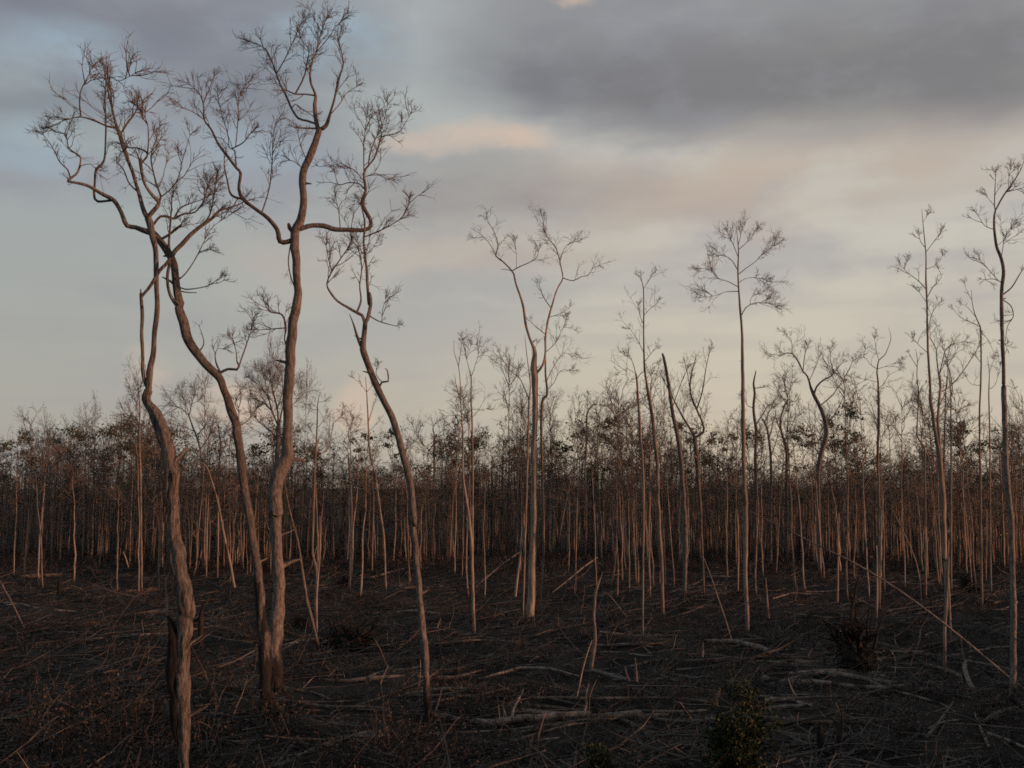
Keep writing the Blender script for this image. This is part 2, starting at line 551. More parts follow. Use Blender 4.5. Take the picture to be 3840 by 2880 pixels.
# ------------------------------------------------------------------ traced trees
class Tree:
    def __init__(self, label, depth, seed, mat=M_BARK, name='bare_tree', cat='tree', group=None):
        self.rng = np.random.default_rng(seed)
        self.Y = depth
        self.curves = []       # (pixel xy, world pts, radii)
        self.mat = mat
        self.sd = seed
        self.twS, self.twD, self.twL = [], [], []
        self.label, self.name, self.cat, self.group = label, name, cat, group
        self.root = None

    def begin(self, base):
        self.root = bpy.data.objects.new(self.name, None)
        self.root.empty_display_size = 0.3
        self.root.location = base
        COL.objects.link(self.root)
        tag(self.root, self.label, self.cat, self.group)
        self.o = np.array(base)

    def nearest(self, x, y):
        best = None
        for px, w, r in self.curves:
            d = np.hypot(px[:, 0] - x, px[:, 1] - y)
            k = int(np.argmin(d))
            if best is None or d[k] < best[0]:
                best = (d[k], w[k], r[k])
        return best

    def stem(self, s, part='trunk', slope=0.0, step=None, sides=10, flare=True, mat=None, bumpy=0.09, wscale=0.9, tip=None):
        A = parse(s)
        first = not self.curves
        Y0 = self.Y
        if not first:
            _, wp, _ = self.nearest(A[0, 0], A[0, 1])
            Y0 = wp[1]
        # arc length in metres decides how far the limb leans out of the picture plane
        seg = np.hypot(np.diff(A[:, 0]), np.diff(A[:, 1])) * self.Y / FPX
        arc = np.concatenate([[0], np.cumsum(seg)])
        tot = max(arc[-1], 1e-3)
        Ys = Y0 + slope * arc * (0.6 + 0.4 * arc / tot)
        C = np.array([[*at_depth(x, y, Yd), w * 0.5 * wscale * Yd / FPX] for (x, y, w), Yd in zip(A, Ys)])
        if first:
            gz = float(ground_z(C[0, 0], C[0, 1]))
            if flare:
                down = C[0].copy()
                dirn = C[0, :3] - C[1, :3]
                if C[0, 2] > gz:
                    down[:2] += np.clip(dirn[:2] / (abs(dirn[2]) + 1e-3), -0.2, 0.2) * (C[0, 2] - gz)
                down[2] = gz - 0.25
                down[3] = C[0, 3] * 1.45
                C = np.vstack([down, C])
            self.begin((C[0, 0], C[0, 1], gz))
        else:
            _, wp, wr = self.nearest(A[0, 0], A[0, 1])
            C[0, :3] = wp
        st = step or max(0.10, 0.0045 * self.Y)
        Q = catmull(C, st)
        pts, rad = Q[:, :3], np.maximum(Q[:, 3], 0.006)
        jit = smooth_noise(self.rng, len(pts), 3, 5) * rad[:, None] * 0.10
        jit[0] = 0
        pts = pts + jit
        d = pts - np.array([0, 0, CAM_H])
        fw = d[:, 1] * CP + d[:, 2] * SP
        px = np.stack([PW / 2 + FPX * d[:, 0] / fw, PH / 2 - FPX * (d[:, 2] * CP - d[:, 1] * SP) / fw], 1)
        self.curves.append((px, pts, rad))
        mb = MB()
        mb.add(*knobbly(pts, rad, sides, self.rng, bumpy))
        # rounded tip
        t = norm(pts[-1] - pts[-2])
        mb.add(*tubes(np.array([[pts[-1], pts[-1] + t * rad[-1] * 0.7]]), np.array([[rad[-1], rad[-1] * 0.1]]), sides))
        link(part, mb.mesh(part, mat or self.mat, origin=self.o), self.root)
        return pts, rad

    def dress(self, stubs=5, roots=6):
        """broken stubs along the trunk and roots spreading from its foot"""
        rng = self.rng
        px, pts, rad = self.curves[0]
        for k in range(stubs):
            i = int(rng.integers(len(pts) // 5, len(pts) - 3))
            T = norm(pts[i + 1] - pts[i])
            D = norm(np.cross(T, rng.standard_normal(3)) + T * rng.uniform(0.2, 0.8))
            L = rad[i] * rng.uniform(1.8, 4.0)
            P = grow(rng, (pts[i] + D * rad[i] * 0.6)[None], D[None], np.array([L]), 4, 0.12, 0.0)
            mb = MB()
            r = rad[i] * rng.uniform(0.18, 0.38)
            mb.add(*tubes(P, (r * np.array([1.5, 1.0, 0.85, 0.35]))[None], 6))
            link('branch_stub', mb.mesh('branch_stub', self.mat, origin=self.o), self.root)
        mb = MB()
        c, r = pts[0].copy(), rad[1]
        a = rng.uniform(0, 0.5) + np.arange(roots) * 2 * math.pi / roots + rng.uniform(-0.3, 0.3, roots)
        out = np.stack([np.cos(a), np.sin(a), np.zeros(roots)], 1)
        L = r * rng.uniform(1.2, 2.6, roots)
        gz = self.o[2]
        P = np.stack([np.c_[c[:2] + out[:, :2] * (r * f0 + (L * f)[:, None]), np.full(roots, gz + r * z)] for f0, f, z in
                      ((0.25, 0.0, 3.0), (0.55, 0.06, 1.5), (0.8, 0.28, 0.55), (0.9, 0.62, 0.1), (1.0, 1.0, -0.5))], 1)
        R = r * np.array([0.30, 0.50, 0.46, 0.34, 0.16])[None] * rng.uniform(0.7, 1.2, roots)[:, None]
        mb.add(*tubes(P, R, 6))
        link('root_flare', mb.mesh('root_flare', self.mat, origin=self.o), self.root)

    def limb(self, s, tw=1.0, tl=0.9, t0=0.15, slope=None, sides=6, end=5, **kw):
        if slope is None:
            slope = float(self.rng.uniform(-0.75, 0.75))
        pts, rad = self.stem(s, 'limb', slope, sides=sides, flare=False, **kw)
        self.fringe(pts, tw, tl, t0, end)
        return pts

    def fringe(self, pts, tw, tl, t0, end=5):
        rng = self.rng
        seg = np.linalg.norm(np.diff(pts, axis=0), axis=1)
        tot = seg.sum()
        nT = int(tot * (3.9 if self.Y < 40 else 3.0) * tw)
        if nT > 0:
            t = t0 + (1 - t0) * rng.random(nT) ** 0.75
            f = t * (len(pts) - 1)
            i0 = np.minimum(f.astype(int), len(pts) - 2)
            fr = (f - i0)[:, None]
            S = pts[i0] * (1 - fr) + pts[i0 + 1] * fr
            T = norm(pts[i0 + 1] - pts[i0])
            side = norm(np.cross(T, rng.standard_normal((nT, 3))))
            an = rng.uniform(0.4, 1.0, nT)[:, None]
            D = T * np.cos(an) + side * np.sin(an) + np.array([0, 0, 0.25])
            self.twS.append(S)
            self.twD.append(D)
            self.twL.append((0.66 if self.Y < 40 else 0.85) * tl * (0.28 + 1.25 * rng.random(nT) ** 1.7))
        if end:
            T = norm(pts[-1] - pts[-3 if len(pts) > 2 else -2])
            D = T[None] + 0.55 * rng.standard_normal((end, 3)) + np.array([0, 0, 0.2])
            self.twS.append(np.repeat(pts[-1][None], end, 0))
            self.twD.append(D)
            self.twL.append(0.38 * tl * rng.uniform(0.6, 1.2, end))

    def finish(self, r0=0.010, levels=2, per=(5, 3), up=0.05, wob=0.17, rmin=None, mat=M_TWIG):
        if self.Y < 62:
            self.dress(2 if self.Y < 22 else 5 if self.Y < 32 else 3)
        if not self.twS:
            return
        mb = MB()
        rmin = rmin or 0.000085 * self.Y
        twig_mesh(mb, self.rng, np.concatenate(self.twS), np.concatenate(self.twD), np.concatenate(self.twL), max(r0, rmin * 1.6), levels, per, rmin=rmin, up=up, wob=wob)
        link('crown', mb.mesh('crown', mat, origin=self.o), self.root)


# --- the near crooked tree at left
t = Tree('nearest crooked grey tree with shaggy split bark, running out of the bottom edge at left', 20.6, 1, M_ROUGH)
t.stem('R3 1172,1900,66 1168,1659,66 1165,1500,78 1162,1300,92 1158,1100,96 1160,950,96 1172,800,94 1180,700,98 1182,640,116 1165,520,104 1140,400,108 1115,250,110 1090,100,96 R2 885,1050,78 890,950,84 878,850,78 845,720,74 800,620,66 758,552,54 768,500,46',
       sides=22, bumpy=0.11, step=0.07, wscale=0.84)
t.stem('R3 1155,1560,40 1140,1480,56 1126,1380,78 1116,1250,100 1110,1100,112 1108,950,110 1106,840,96 1096,770,66 1080,720,36 1064,690,12', 'charred_side_stem', 0.0, sides=12, mat=M_CHAR, bumpy=0.16, flare=False)
t.stem('R3 1118,1440,16 1098,1370,40 1072,1290,48 1056,1235,38 1048,1215,10', 'split_wood', -0.10, sides=8, mat=M_BARK, flare=False, bumpy=0.25, wscale=0.7)
t.stem('R3 1060,705,24 1062,620,20 1055,540,16 1058,470,15 1080,420,10 1092,340,8', 'sapling_shoot', -0.05, sides=6, mat=M_POLE, flare=False)
t.stem('R3 1058,470,9 1045,420,7 1062,340,5', 'sapling_shoot', -0.1, sides=5, mat=M_POLE, flare=False)
t.stem('Z2 1350,690,34 1400,640,30 1440,590,26 1462,570,12', 'branch_stub', 0.4, sides=8, flare=False)
t.stem('R2 770,490,24 745,430,22 740,330,20 735,200,20 738,100,22 730,0,18 R1 735,1600,17 732,1540,15 730,1498,5', 'limb', -0.05, sides=8, flare=False)
t.stem('R1 740,1540,16 768,1500,17 800,1450,18 830,1400,18 R1 860,1370,20 880,1340,18', 'limb', 0.15, sides=8, flare=False)
t.stem('R2 772,490,36 776,400,33 795,300,32 800,200,29 812,100,28 812,0,26 R1 810,1400,28 806,1290,30 790,1230,32 776,1150,36 768,1128,34', 'limb', 0.03, sides=10, flare=False)
t.limb('R1 768,1128,30 740,1080,25 715,980,23 690,900,21 660,820,21 640,750,25 625,700,22 600,640,16 580,560,13 560,470,10 545,395,8', 1.1, 1.0, 0.45, 0.25)
t.limb('R1 622,690,12 660,640,11 690,600,9 715,555,7', 1.0, 1.0, 0.3, 0.5)
t.limb('R1 600,665,13 560,655,12 500,630,10 420,605,9 360,618,5', 1.0, 1.0, 0.2, -0.4)
t.limb('R1 418,603,9 413,540,9 420,470,7 455,400,5 480,350,3', 1.2, 1.0, 0.1, 0.3)
t.limb('R1 770,1128,28 800,1090,27 825,1050,24 790,1010,20 750,950,18 735,880,20 727,825,20', 0.2, 0.8, 0.5, -0.35, end=1)
t.limb('R1 735,850,12 765,800,12 720,770,8 660,765,6', 1.2, 1.0, 0.2, 0.2)
t.limb('R1 765,800,9 770,720,7 765,640,5 740,590,3', 1.6, 1.1, 0.1, -0.3)
t.limb('R1 825,1050,14 835,1020,12 810,950,10 790,870,9 785,800,7 810,720,4', 1.6, 1.0, 0.1, 0.5)
t.limb('R1 835,1035,10 880,985,8 920,930,6 950,820,5 985,700,3', 1.6, 1.0, 0.1, -0.5)
t.limb('R1 690,1000,10 670,950,8 640,880,8 610,845,5', 0.7, 0.7, 0.4, 0.5)
t.limb('R1 545,560,8 575,480,8 570,400,7 620,420,4 700,380,3', 1.4, 1.0, 0.1, -0.6)
t.finish(per=(5, 3))

# --- second tree, leaning left
t = Tree('tall tree leaning left with wide zigzag crown, second trunk from the left', 28.7, 2, M_BURNT)
t.stem('R3 1700,1330,88 1688,1250,84 1682,1100,82 1682,900,84 R2 1352,1659,58 1340,1500,54 1310,1300,52 1290,1150,50 1265,1000,52 1250,900,54 1238,800,50 1220,690,50 1195,600,49 1160,500,48 1120,420,50 1050,350,52 990,260,56 945,150,56 925,60,48 R1 940,1600,46 925,1550,46 912,1480,44 905,1400,44 893,1350,44 850,1280,42 800,1220,42 770,1195,40',
       sides=12, step=0.13)
t.stem('R1 925,1590,24 890,1545,20 872,1480,17 870,1410,17 885,1350,16', 'limb', -0.12, sides=8, flare=False)
t.limb('R1 790,1210,40 740,1195,34 700,1180,28 660,1170,28 640,1130,28 625,1095,26 590,1040,26 550,1015,24 520,1000,22 470,970,20 430,955,18 352,940,16', 0.5, 0.7, 0.3, -0.25, end=0)
t.limb('R1 580,1050,14 505,1045,16 488,1010,15 492,950,13 500,880,16 540,830,12 548,700,10 548,600,9 545,480,7 550,420,4', 0.9, 1.0, 0.4, 0.2)
t.limb('R1 360,938,14 380,915,13 405,890,13 418,820,9 385,790,8 355,765,7 340,700,6 290,685,5 250,660,3', 1.3, 0.9, 0.25, 0.5)
t.limb('R1 362,925,9 352,880,8 310,840,6 270,760,5 225,700,3', 1.4, 0.9, 0.25, -0.5)
t.limb('R1 405,890,8 420,860,7 470,850,5 490,870,3', 1.2, 0.8, 0.2, 0.3)
t.limb('R1 885,1345,28 910,1300,26 960,1250,25 1020,1190,23 1100,1130,21 1140,1090,16 1180,1080,10 1230,1065,9 1258,1050,5', 1.3, 1.0, 0.35, 0.3)
t.limb('R1 880,1340,16 876,1260,15 880,1200,13 888,1100,9 893,1020,5', 1.3, 0.9, 0.3, -0.4)
t.limb('R1 776,1140,16 830,1123,15 880,1128,15 900,1135,14 950,1110,13 1010,1100,10 1045,1060,8 1070,1000,5 1075,940,3', 1.7, 1.0, 0.3, 0.5)
t.limb('R1 1050,1165,10 1085,1120,9 1100,1060,7 1115,990,5 1120,930,3', 1.8, 1.0, 0.15, -0.3)
t.limb('R1 900,1135,9 935,1080,8 1000,1050,6 1060,1030,5 1110,1000,3', 1.6, 0.9, 0.15, 0.6)
t.limb('R1 840,1240,18 880,1215,16 910,1190,14 940,1165,12', 1.2, 0.9, 0.3, -0.5)
t.limb('R1 930,1460,9 960,1420,8 1020,1330,7 1070,1230,5 1110,1170,4 1200,1110,3', 1.2, 0.9, 0.35, 0.35)
t.limb('R1 925,1490,8 960,1500,8 1020,1495,6 1080,1480,5 1140,1440,3', 1.3, 0.7, 0.35, -0.35)
t.limb('R1 930,1505,8 960,1515,7 1020,1518,5', 0.2, 0.4, 0.3, 0.3, end=0)
t.limb('R1 985,1300,7 1040,1305,6 1090,1295,4', 1.2, 0.7, 0.2, -0.3)
t.limb('R2 1130,405,20 1180,393,15 1228,396,16 1240,378,15 1228,352,9', 0.2, 0.4, 0.4, -0.2, end=1)
t.limb('R2 1240,365,9 1270,290,8 1300,200,5 1315,130,3', 1.5, 0.8, 0.15, 0.3)
t.limb('R2 1228,352,6 1222,290,4 1205,240,3', 1.3, 0.7, 0.2, -0.3)
t.limb('R2 1128,402,12 1120,360,10 1115,320,7 1130,285,4 1160,290,3', 0.9, 0.6, 0.4, 0.3)
t.limb('R2 1040,300,9 1056,265,7 1045,205,4 1030,165,2', 0.6, 0.4, 0.4, 0.3, end=2)
t.limb('R2 1225,690,8 1255,680,6 1295,650,5 1330,600,3', 1.3, 0.8, 0.2, 0.4)
t.limb('R2 1222,690,6 1240,620,5 1225,560,3', 1.2, 0.7, 0.2, -0.4)
t.finish(per=(5, 3))

# --- tallest tree
t = Tree('tallest tree with one thick straight trunk forking into left and right arms high up', 30.4, 3, M_FOOT)
t.stem('R3 1748,1240,104 1746,1180,98 1745,1000,95 1750,900,88 1765,700,88 1764,620,84 1772,450,78 1757,300,76 1747,150,78 1745,0,76 R2 1430,1150,70 1432,1000,72 1452,900,80 1486,850,68 1492,750,56 1496,600,54 1500,450,54 1502,300,56 1515,200,54 1530,100,50 1545,0,47 R1 1541,1480,47 1535,1350,46 1530,1260,50 1532,1190,54 1558,1140,44 1575,1050,40 1566,950,40 1577,880,40 1610,800,39 1640,720,37 1656,670,36',
       sides=12, step=0.13)
t.limb('R1 1650,680,30 1640,620,27 1630,540,24 1636,495,20 1610,420,15 1615,330,12 1640,270,9 1660,190,6 1690,100,4', 1.5, 1.1, 0.35, 0.2)
t.limb('R1 1660,672,24 1690,650,23 1710,600,17 1735,510,13 1760,400,11 1780,330,8 1765,250,6 1755,200,4', 1.2, 1.1, 0.35, -0.35)
t.limb('R1 1650,655,13 1620,665,12 1590,665,11 1525,660,7', 0.8, 0.6, 0.4, -0.5)
t.limb('R1 1642,640,14 1590,625,13 1545,612,13 1510,560,11 1480,490,12 1450,430,11 1410,320,9 1370,250,7 1300,215,4', 1.5, 1.1, 0.3, 0.4)
t.limb('R1 1632,495,11 1580,488,10 1530,487,9 1480,465,6', 1.1, 0.9, 0.3, -0.3)
t.limb('R1 1540,470,9 1575,400,8 1592,320,6 1600,260,4 1560,200,3', 1.7, 1.1, 0.2, 0.5)
t.limb('R1 1640,270,7 1700,200,6 1740,140,4 1770,110,3', 1.5, 1.0, 0.2, -0.5)
t.limb('R1 1440,380,7 1490,280,6 1530,190,4 1560,130,3', 1.6, 1.1, 0.2, -0.4)
t.limb('R1 1510,570,8 1530,540,6 1560,560,5 1620,600,4', 1.3, 0.8, 0.1, 0.5)
t.limb('R1 1710,600,7 1760,540,6 1800,480,4 1850,450,3', 1.4, 0.9, 0.2, 0.5)
t.stem('R1 1560,948,22 1590,950,14 1615,953,6', 'branch_stub', -0.3, sides=6, flare=False)
t.stem('R1 1515,1200,26 1500,1180,24 1495,1160,18', 'branch_stub', -0.2, sides=7, flare=False)
t.limb('R1 1520,1240,28 1490,1252,26 1455,1250,26 1440,1190,23 1390,1130,23 1320,1080,23 1262,1030,25 1240,980,19 1250,900,19 1225,870,16 1180,810,15 1130,740,13 1095,670,11 1060,620,10 1055,540,8 1030,480,6 985,440,3', 0.6, 1.0, 0.55, -0.2)
t.limb('R1 1255,1028,16 1200,1012,15 1180,940,11 1165,870,9 1163,800,5', 0.7, 0.7, 0.5, 0.4)
t.limb('R1 1240,860,9 1215,780,8 1190,765,6 1180,690,5 1150,590,4 1130,500,3', 1.4, 1.0, 0.2, 0.4)
t.limb('R1 1200,765,8 1260,740,7 1300,690,4', 1.6, 1.0, 0.2, -0.4)
t.limb('R1 1215,740,6 1235,600,6 1235,520,5 1270,440,3', 1.6, 1.1, 0.2, 0.5)
t.limb('R1 1062,622,7 1000,580,5 945,560,3', 1.6, 0.9, 0.1, -0.5)
t.limb('R1 1055,545,6 1090,450,5 1110,400,3', 1.5, 0.9, 0.2, 0.4)
t.limb('R1 1365,1110,9 1395,980,8 1410,850,6 1415,720,4 1428,640,2', 1.4, 1.0, 0.25, 0.3)
t.limb('R1 1545,1200,34 1580,1178,32 1620,1168,29 1680,1170,28 1740,1190,26 1820,1192,25 1890,1192,24 1922,1175,24 1922,1140,24 1895,1090,24 1880,1040,24 1895,990,17 1888,900,15 1910,860,13 1940,820,12 1962,760,11 1980,710,9 2060,690,6 2100,640,4 2130,590,2', 0.8, 1.0, 0.55, 0.15)
t.limb('R1 1980,712,6 1970,660,5 1962,630,2', 0.8, 0.7, 0.2, 0.4)
t.limb('R1 1895,985,10 1860,952,8 1800,948,7 1755,958,5 1735,895,3', 1.5, 0.9, 0.15, 0.5)
t.limb('R1 1890,900,8 1885,780,7 1890,700,5 1905,590,3', 1.9, 1.0, 0.1, -0.5)
t.limb('R1 1910,860,7 1930,760,6 1985,640,4 2010,540,3', 1.8, 1.1, 0.1, 0.4)
t.limb('R1 1888,940,6 1835,880,5 1780,870,4 1720,860,3', 1.5, 1.0, 0.1, -0.4)
t.limb('R1 1895,930,6 1950,900,5 2010,930,3', 1.4, 0.9, 0.1, 0.4)
t.limb('R1 1757,1185,7 1757,1110,5 1740,1020,3', 1.4, 0.9, 0.1, 0.4)
t.limb('R1 1820,1185,5 1835,1110,4 1870,1060,3', 1.0, 0.7, 0.1, -0.4)
t.limb('R2 1490,310,10 1475,240,9 1484,180,9 1462,110,9 1398,95,8 1370,45,4', 1.5, 0.9, 0.3, -0.3)
t.limb('R2 1475,185,7 1400,185,6 1340,190,3', 1.3, 0.8, 0.15, 0.4)
t.limb('R1 1508,1250,6 1495,1350,6 1506,1430,6 1524,1480,6', 0.5, 0.5, 0.2, -0.05, end=0)
t.limb('R1 1560,880,6 1530,840,5 1500,830,3', 1.5, 0.8, 0.1, 0.5)
t.limb('R1 1590,830,6 1560,760,5 1545,690,3', 1.5, 0.8, 0.1, -0.5)
t.finish(per=(5, 3))

# --- fourth, slender and bowed
t = Tree('slender bowed tree curving left at mid height, right of the tallest tree', 28.1, 4, M_FOOT)
t.stem('R4 684,1350,56 682,1300,52 675,1100,48 660,900,46 645,700,43 625,500,43 605,300,40 590,100,38 R2 2145,1200,37 2125,1000,37 2090,850,37 2050,700,37 2010,600,37 1970,520,37 1930,440,38 1900,360,37 1880,290,37 1885,220,29 1890,160,27',
       sides=10, step=0.13)
t.limb('R2 1890,165,23 1905,130,22 1920,50,20 1915,0,18 R1 1912,1580,18 1905,1480,17 1895,1350,15 1885,1250,13 1890,1150,10 1870,1060,4', 0.9, 0.9, 0.35, 0.2)
t.limb('R2 1890,150,20 1878,115,20 1850,100,18 R1 1800,1590,15 1750,1560,13 1710,1510,13 1695,1470,10 1720,1410,10 1760,1350,8 1800,1290,6 1825,1240,4', 1.1, 0.9, 0.5, -0.3)
t.limb('R1 1855,1610,13 1872,1560,12 1865,1480,9 1875,1390,8 1860,1300,6 1830,1250,4', 1.1, 0.8, 0.35, 0.3)
t.limb('R1 1720,1410,6 1700,1330,5 1690,1270,3', 1.7, 0.9, 0.1, 0.4)
t.limb('R1 1900,1235,9 1960,1200,8 2030,1165,7 2090,1120,5 2120,1050,3', 1.5, 0.9, 0.15, -0.4)
t.limb('R1 1895,1330,6 1930,1290,4 1960,1240,3', 1.3, 0.7, 0.1, 0.4)
t.stem('R2 1872,290,20 1852,225,18 1832,160,11 1812,108,4', 'branch_stub', -0.25, sides=7, flare=False)
t.limb('R2 1915,120,8 1945,135,8 1980,150,7 2055,170,4', 0.5, 0.6, 0.3, -0.4)
t.limb('R2 1975,148,5 1985,80,4 2000,30,2', 1.6, 0.7, 0.1, 0.4)
t.limb('R2 1972,495,13 1980,460,11 2012,456,9 2008,400,6 1998,388,4', 0.3, 0.3, 0.3, -0.3, end=0)
t.limb('R2 1970,465,5 1950,420,4 1955,380,3', 1.3, 0.6, 0.1, 0.3)
t.finish(per=(5, 3))

# --- centre tree with twin stems
t = Tree('centre tree forking low into two tall stems, green tuft at its foot', 46.7, 5, M_POLE)
t.stem('R4 1328,760,66 1332,720,62 1345,600,58 1350,450,52 1355,300,50 1358,100,48 Z4 630,900,44 620,750,46 630,600,46 632,420,48 R6 785,1500,46 785,1400,50 780,1330,50 785,1250,44 782,1185,32 740,1080,21 715,980,19 700,880,18 680,800,18 650,720,15 630,630,13', sides=10)
t.limb('R6 630,630,13 600,590,12 550,540,11 500,500,11 515,440,9 510,390,7 485,320,6 455,270,4 440,240,2', 1.3, 0.9, 0.2, 0.3)
t.limb('R6 795,1350,28 840,1290,24 860,1200,20 860,1100,19 875,980,19 900,880,17 930,780,15 960,710,13 985,660,12 970,570,11 945,470,9 920,420,8 870,360,7 850,280,5 835,215,3', 1.1, 0.9, 0.6, 0.25)
t.limb('R6 985,660,9 1060,680,8 1120,650,6 1170,640,5 1200,590,4 1245,570,2', 1.4, 0.8, 0.2, -0.5)
t.limb('R6 625,612,9 680,575,8 740,550,7 800,510,5 805,450,3', 1.4, 0.8, 0.2, -0.4)
t.limb('R6 655,570,5 650,500,4 640,400,3', 1.3, 0.8, 0.2, 0.4)
t.limb('R6 495,500,7 465,430,6 415,370,5 335,370,3', 1.6, 0.7, 0.1, -0.3)
t.limb('R6 968,550,7 990,460,5 1030,410,4 1090,400,2', 1.8, 0.8, 0.1, 0.4)
t.limb('R6 890,890,7 845,800,5 805,700,3', 1.6, 0.8, 0.1, 0.5)
t.limb('R6 860,1085,7 800,1020,5 740,970,3', 1.3, 0.8, 0.1, -0.5)
t.limb('R6 880,950,6 960,920,5 1030,880,3', 1.8, 0.8, 0.1, 0.5)
t.limb('R6 610,600,6 570,598,5 540,598,4', 0.3, 0.3, 0.2, 0.3, end=0)
t.finish(per=(4, 3), r0=0.008, rmin=0.000075 * 46)

TREES = []


def simple_tree(label, depth, seed, trunk, limbs, tw=1.2, tl=0.8, mat=M_POLE, per=(4, 3), t0=0.15, fr=None, sides=8, up=0.05, group=None, name='bare_tree', levels=2):
    t = Tree(label, depth, seed, mat, name=name, group=group)
    pts, rad = t.stem(trunk, sides=sides)
    if fr:
        t.fringe(pts, fr[0], fr[1], fr[2], 5)
    for s in limbs:
        t.limb(s, tw, tl, t0, sides=5)
    t.finish(r0=0.008, per=per, up=up, levels=levels, rmin=0.000075 * depth)
    return t


simple_tree('slim grey tree close behind the right side of the forked centre tree', 50, 21,
            'R4 1400,700,12 1405,500,13 1420,200,15 R6 830,1640,20 870,1500,20 860,1350,15 860,1200,10 850,1080,5',
            ['R6 872,1400,8 920,1300,6 990,1200,4 1050,1230,2', 'R6 865,1210,7 940,1120,6 990,1020,4 1070,1040,2', 'R6 870,1480,6 920,1420,5 970,1330,4 1060,1330,2',
             'R6 985,1030,4 1010,960,3'], 1.6, 0.9)
simple_tree('thin tree with curving side stem close to the left of the forked centre tree', 49, 22,
            'R4 1290,640,12 1300,300,14 R6 738,1640,18 740,1540,16 750,1450,10 735,1300,8 720,1180,6 710,1070,3',
            ['R6 738,1530,11 700,1440,9 665,1375,8 600,1330,5 530,1210,2', 'R6 668,1385,6 662,1335,4', 'R6 745,1400,6 760,1250,4 800,1130,3'], 1.0, 0.7)
simple_tree('thin two-topped tree left of centre with sparse upright twigs', 43, 23,
            'R4 985,850,12 978,700,17 968,450,20 962,250,20 945,60,18 Z4 75,880,18 75,650,15 62,400,12 55,200,9 40,50,6 R6 200,1200,5 198,1110,3',
            ['R6 236,1290,6 245,1200,5 255,1110,2', 'Z4 65,500,6 20,560,4 5,500,2'], 0.5, 0.5)
simple_tree('thin tree with forked fan of twigs just right of the two-topped tree', 43.6, 24,
            'R4 975,830,14 970,600,16 968,300,18 Z4 150,900,17 148,650,15 145,450,13 138,300,11 140,130,10',
            ['Z4 140,135,8 120,60,6 105,0,4 R6 290,1250,6 270,1160,4 260,1110,2', 'Z4 140,130,8 165,60,6 R6 350,1290,6 370,1230,5 380,1150,3', 'R6 372,1230,4 430,1220,3 480,1250,2',
             'Z4 150,450,7 200,390,5 260,380,3', 'Z4 125,600,8 115,480,5 75,300,3', 'R6 290,1240,4 320,1150,3'], 1.6, 0.8)
simple_tree('tall thin tree with tufted top just left of the broken leaning stem', 48.5, 25,
            'R8 266,1470,16 262,1200,19 250,1000,20 240,800,21 235,600,22 215,420,22 198,290,20 185,230,18 R6 1590,1420,17 1575,1300,15 1570,1100,12 1570,900,10 1568,740,8 1555,680,5 1545,600,3',
            ['R6 1570,745,5 1600,690,4 1630,640,2', 'R6 1572,940,6 1620,880,5 1670,840,3', 'R6 1566,1010,5 1545,940,4 1528,865,2', 'R6 1572,1190,6 1520,1100,5 1470,1030,3', 'R6 1580,1270,6 1620,1210,5 1660,1160,3',
             'R6 1605,1500,7 1650,1400,5 1680,1300,3', 'R6 1560,700,4 1545,660,2'], 1.4, 0.9)
simple_tree('pale straight-stemmed tree with small bent top, left of the tall tufted tree', 42, 26,
            'R4 2050,840,10 2050,600,12 2052,300,14 Z4 1478,1250,18 1475,900,22 1455,600,24 1440,350,24 1425,150,18 1420,110,14',
            ['R6 1512,1370,8 1490,1270,6 1460,1205,3', 'R6 1520,1385,8 1545,1355,7 1575,1335,5', 'R6 1495,1345,5 1450,1315,4 1400,1340,2'], 1.3, 0.8)
simple_tree('broken stem without a crown leaning left, standing on a clump of orange rags of bark', 55, 27,
            'R8 385,1330,26 385,1100,34 382,900,34 370,700,28 350,500,28 320,360,24 290,160,20 272,60,17 264,38,12',
            ['R8 335,300,10 300,240,7 255,150,4', 'R8 320,340,6 360,210,4 400,120,3'], 0.8, 0.6, mat=M_BARK)
simple_tree('tree with dark swollen fork and V-shaped twiggy top, right of the broken leaning stem', 56, 28,
            'R8 492,1420,9 482,1150,14 470,900,16 458,720,24 446,560,28 440,490,28',
            ['R8 445,500,16 410,440,14 370,370,12 320,275,8 300,200,4', 'R8 445,500,16 485,460,13 480,410,11 450,340,11 415,250,9 420,150,7 445,60,3', 'R8 462,345,9 482,230,8 497,130,6 520,20,3', 'R8 415,240,5 400,150,4 385,90,2'], 1.3, 0.8, mat=M_BARK)
simple_tree('tall straight tree with flat layered umbrella of fine twigs, right of centre', 44.4, 29,
            'R8 724,1530,24 718,1400,24 712,1200,26 710,900,26 700,600,25 696,300,23 R7 165,1500,25 163,1400,24 155,1200,21 148,1100,18 135,950,14 130,800,12 133,650,9 125,560,6 120,490,3',
            ['R7 155,1120,9 185,1070,8 220,1045,8 300,1030,5 395,1045,2', 'R7 132,965,8 90,950,7 30,955,5 R6 2150,765,5 2080,790,4 1975,805,2', 'R7 140,840,9 190,780,8 250,740,7 310,680,6 415,605,3',
             'R7 130,790,8 80,720,6 20,690,5 R6 2100,500,3', 'R7 135,660,7 200,590,5 270,505,3', 'R7 130,910,7 60,880,6 0,860,4 R6 2110,660,5 2050,600,4 1985,590,2', 'R7 140,900,6 180,860,5 260,850,4 340,870,2',
             'R7 130,700,6 90,600,5 50,520,3', 'R7 215,1048,5 230,990,4 330,950,2', 'R7 135,620,5 150,550,4 160,490,2'], 2.6, 0.85, per=(6, 3), t0=0.3)
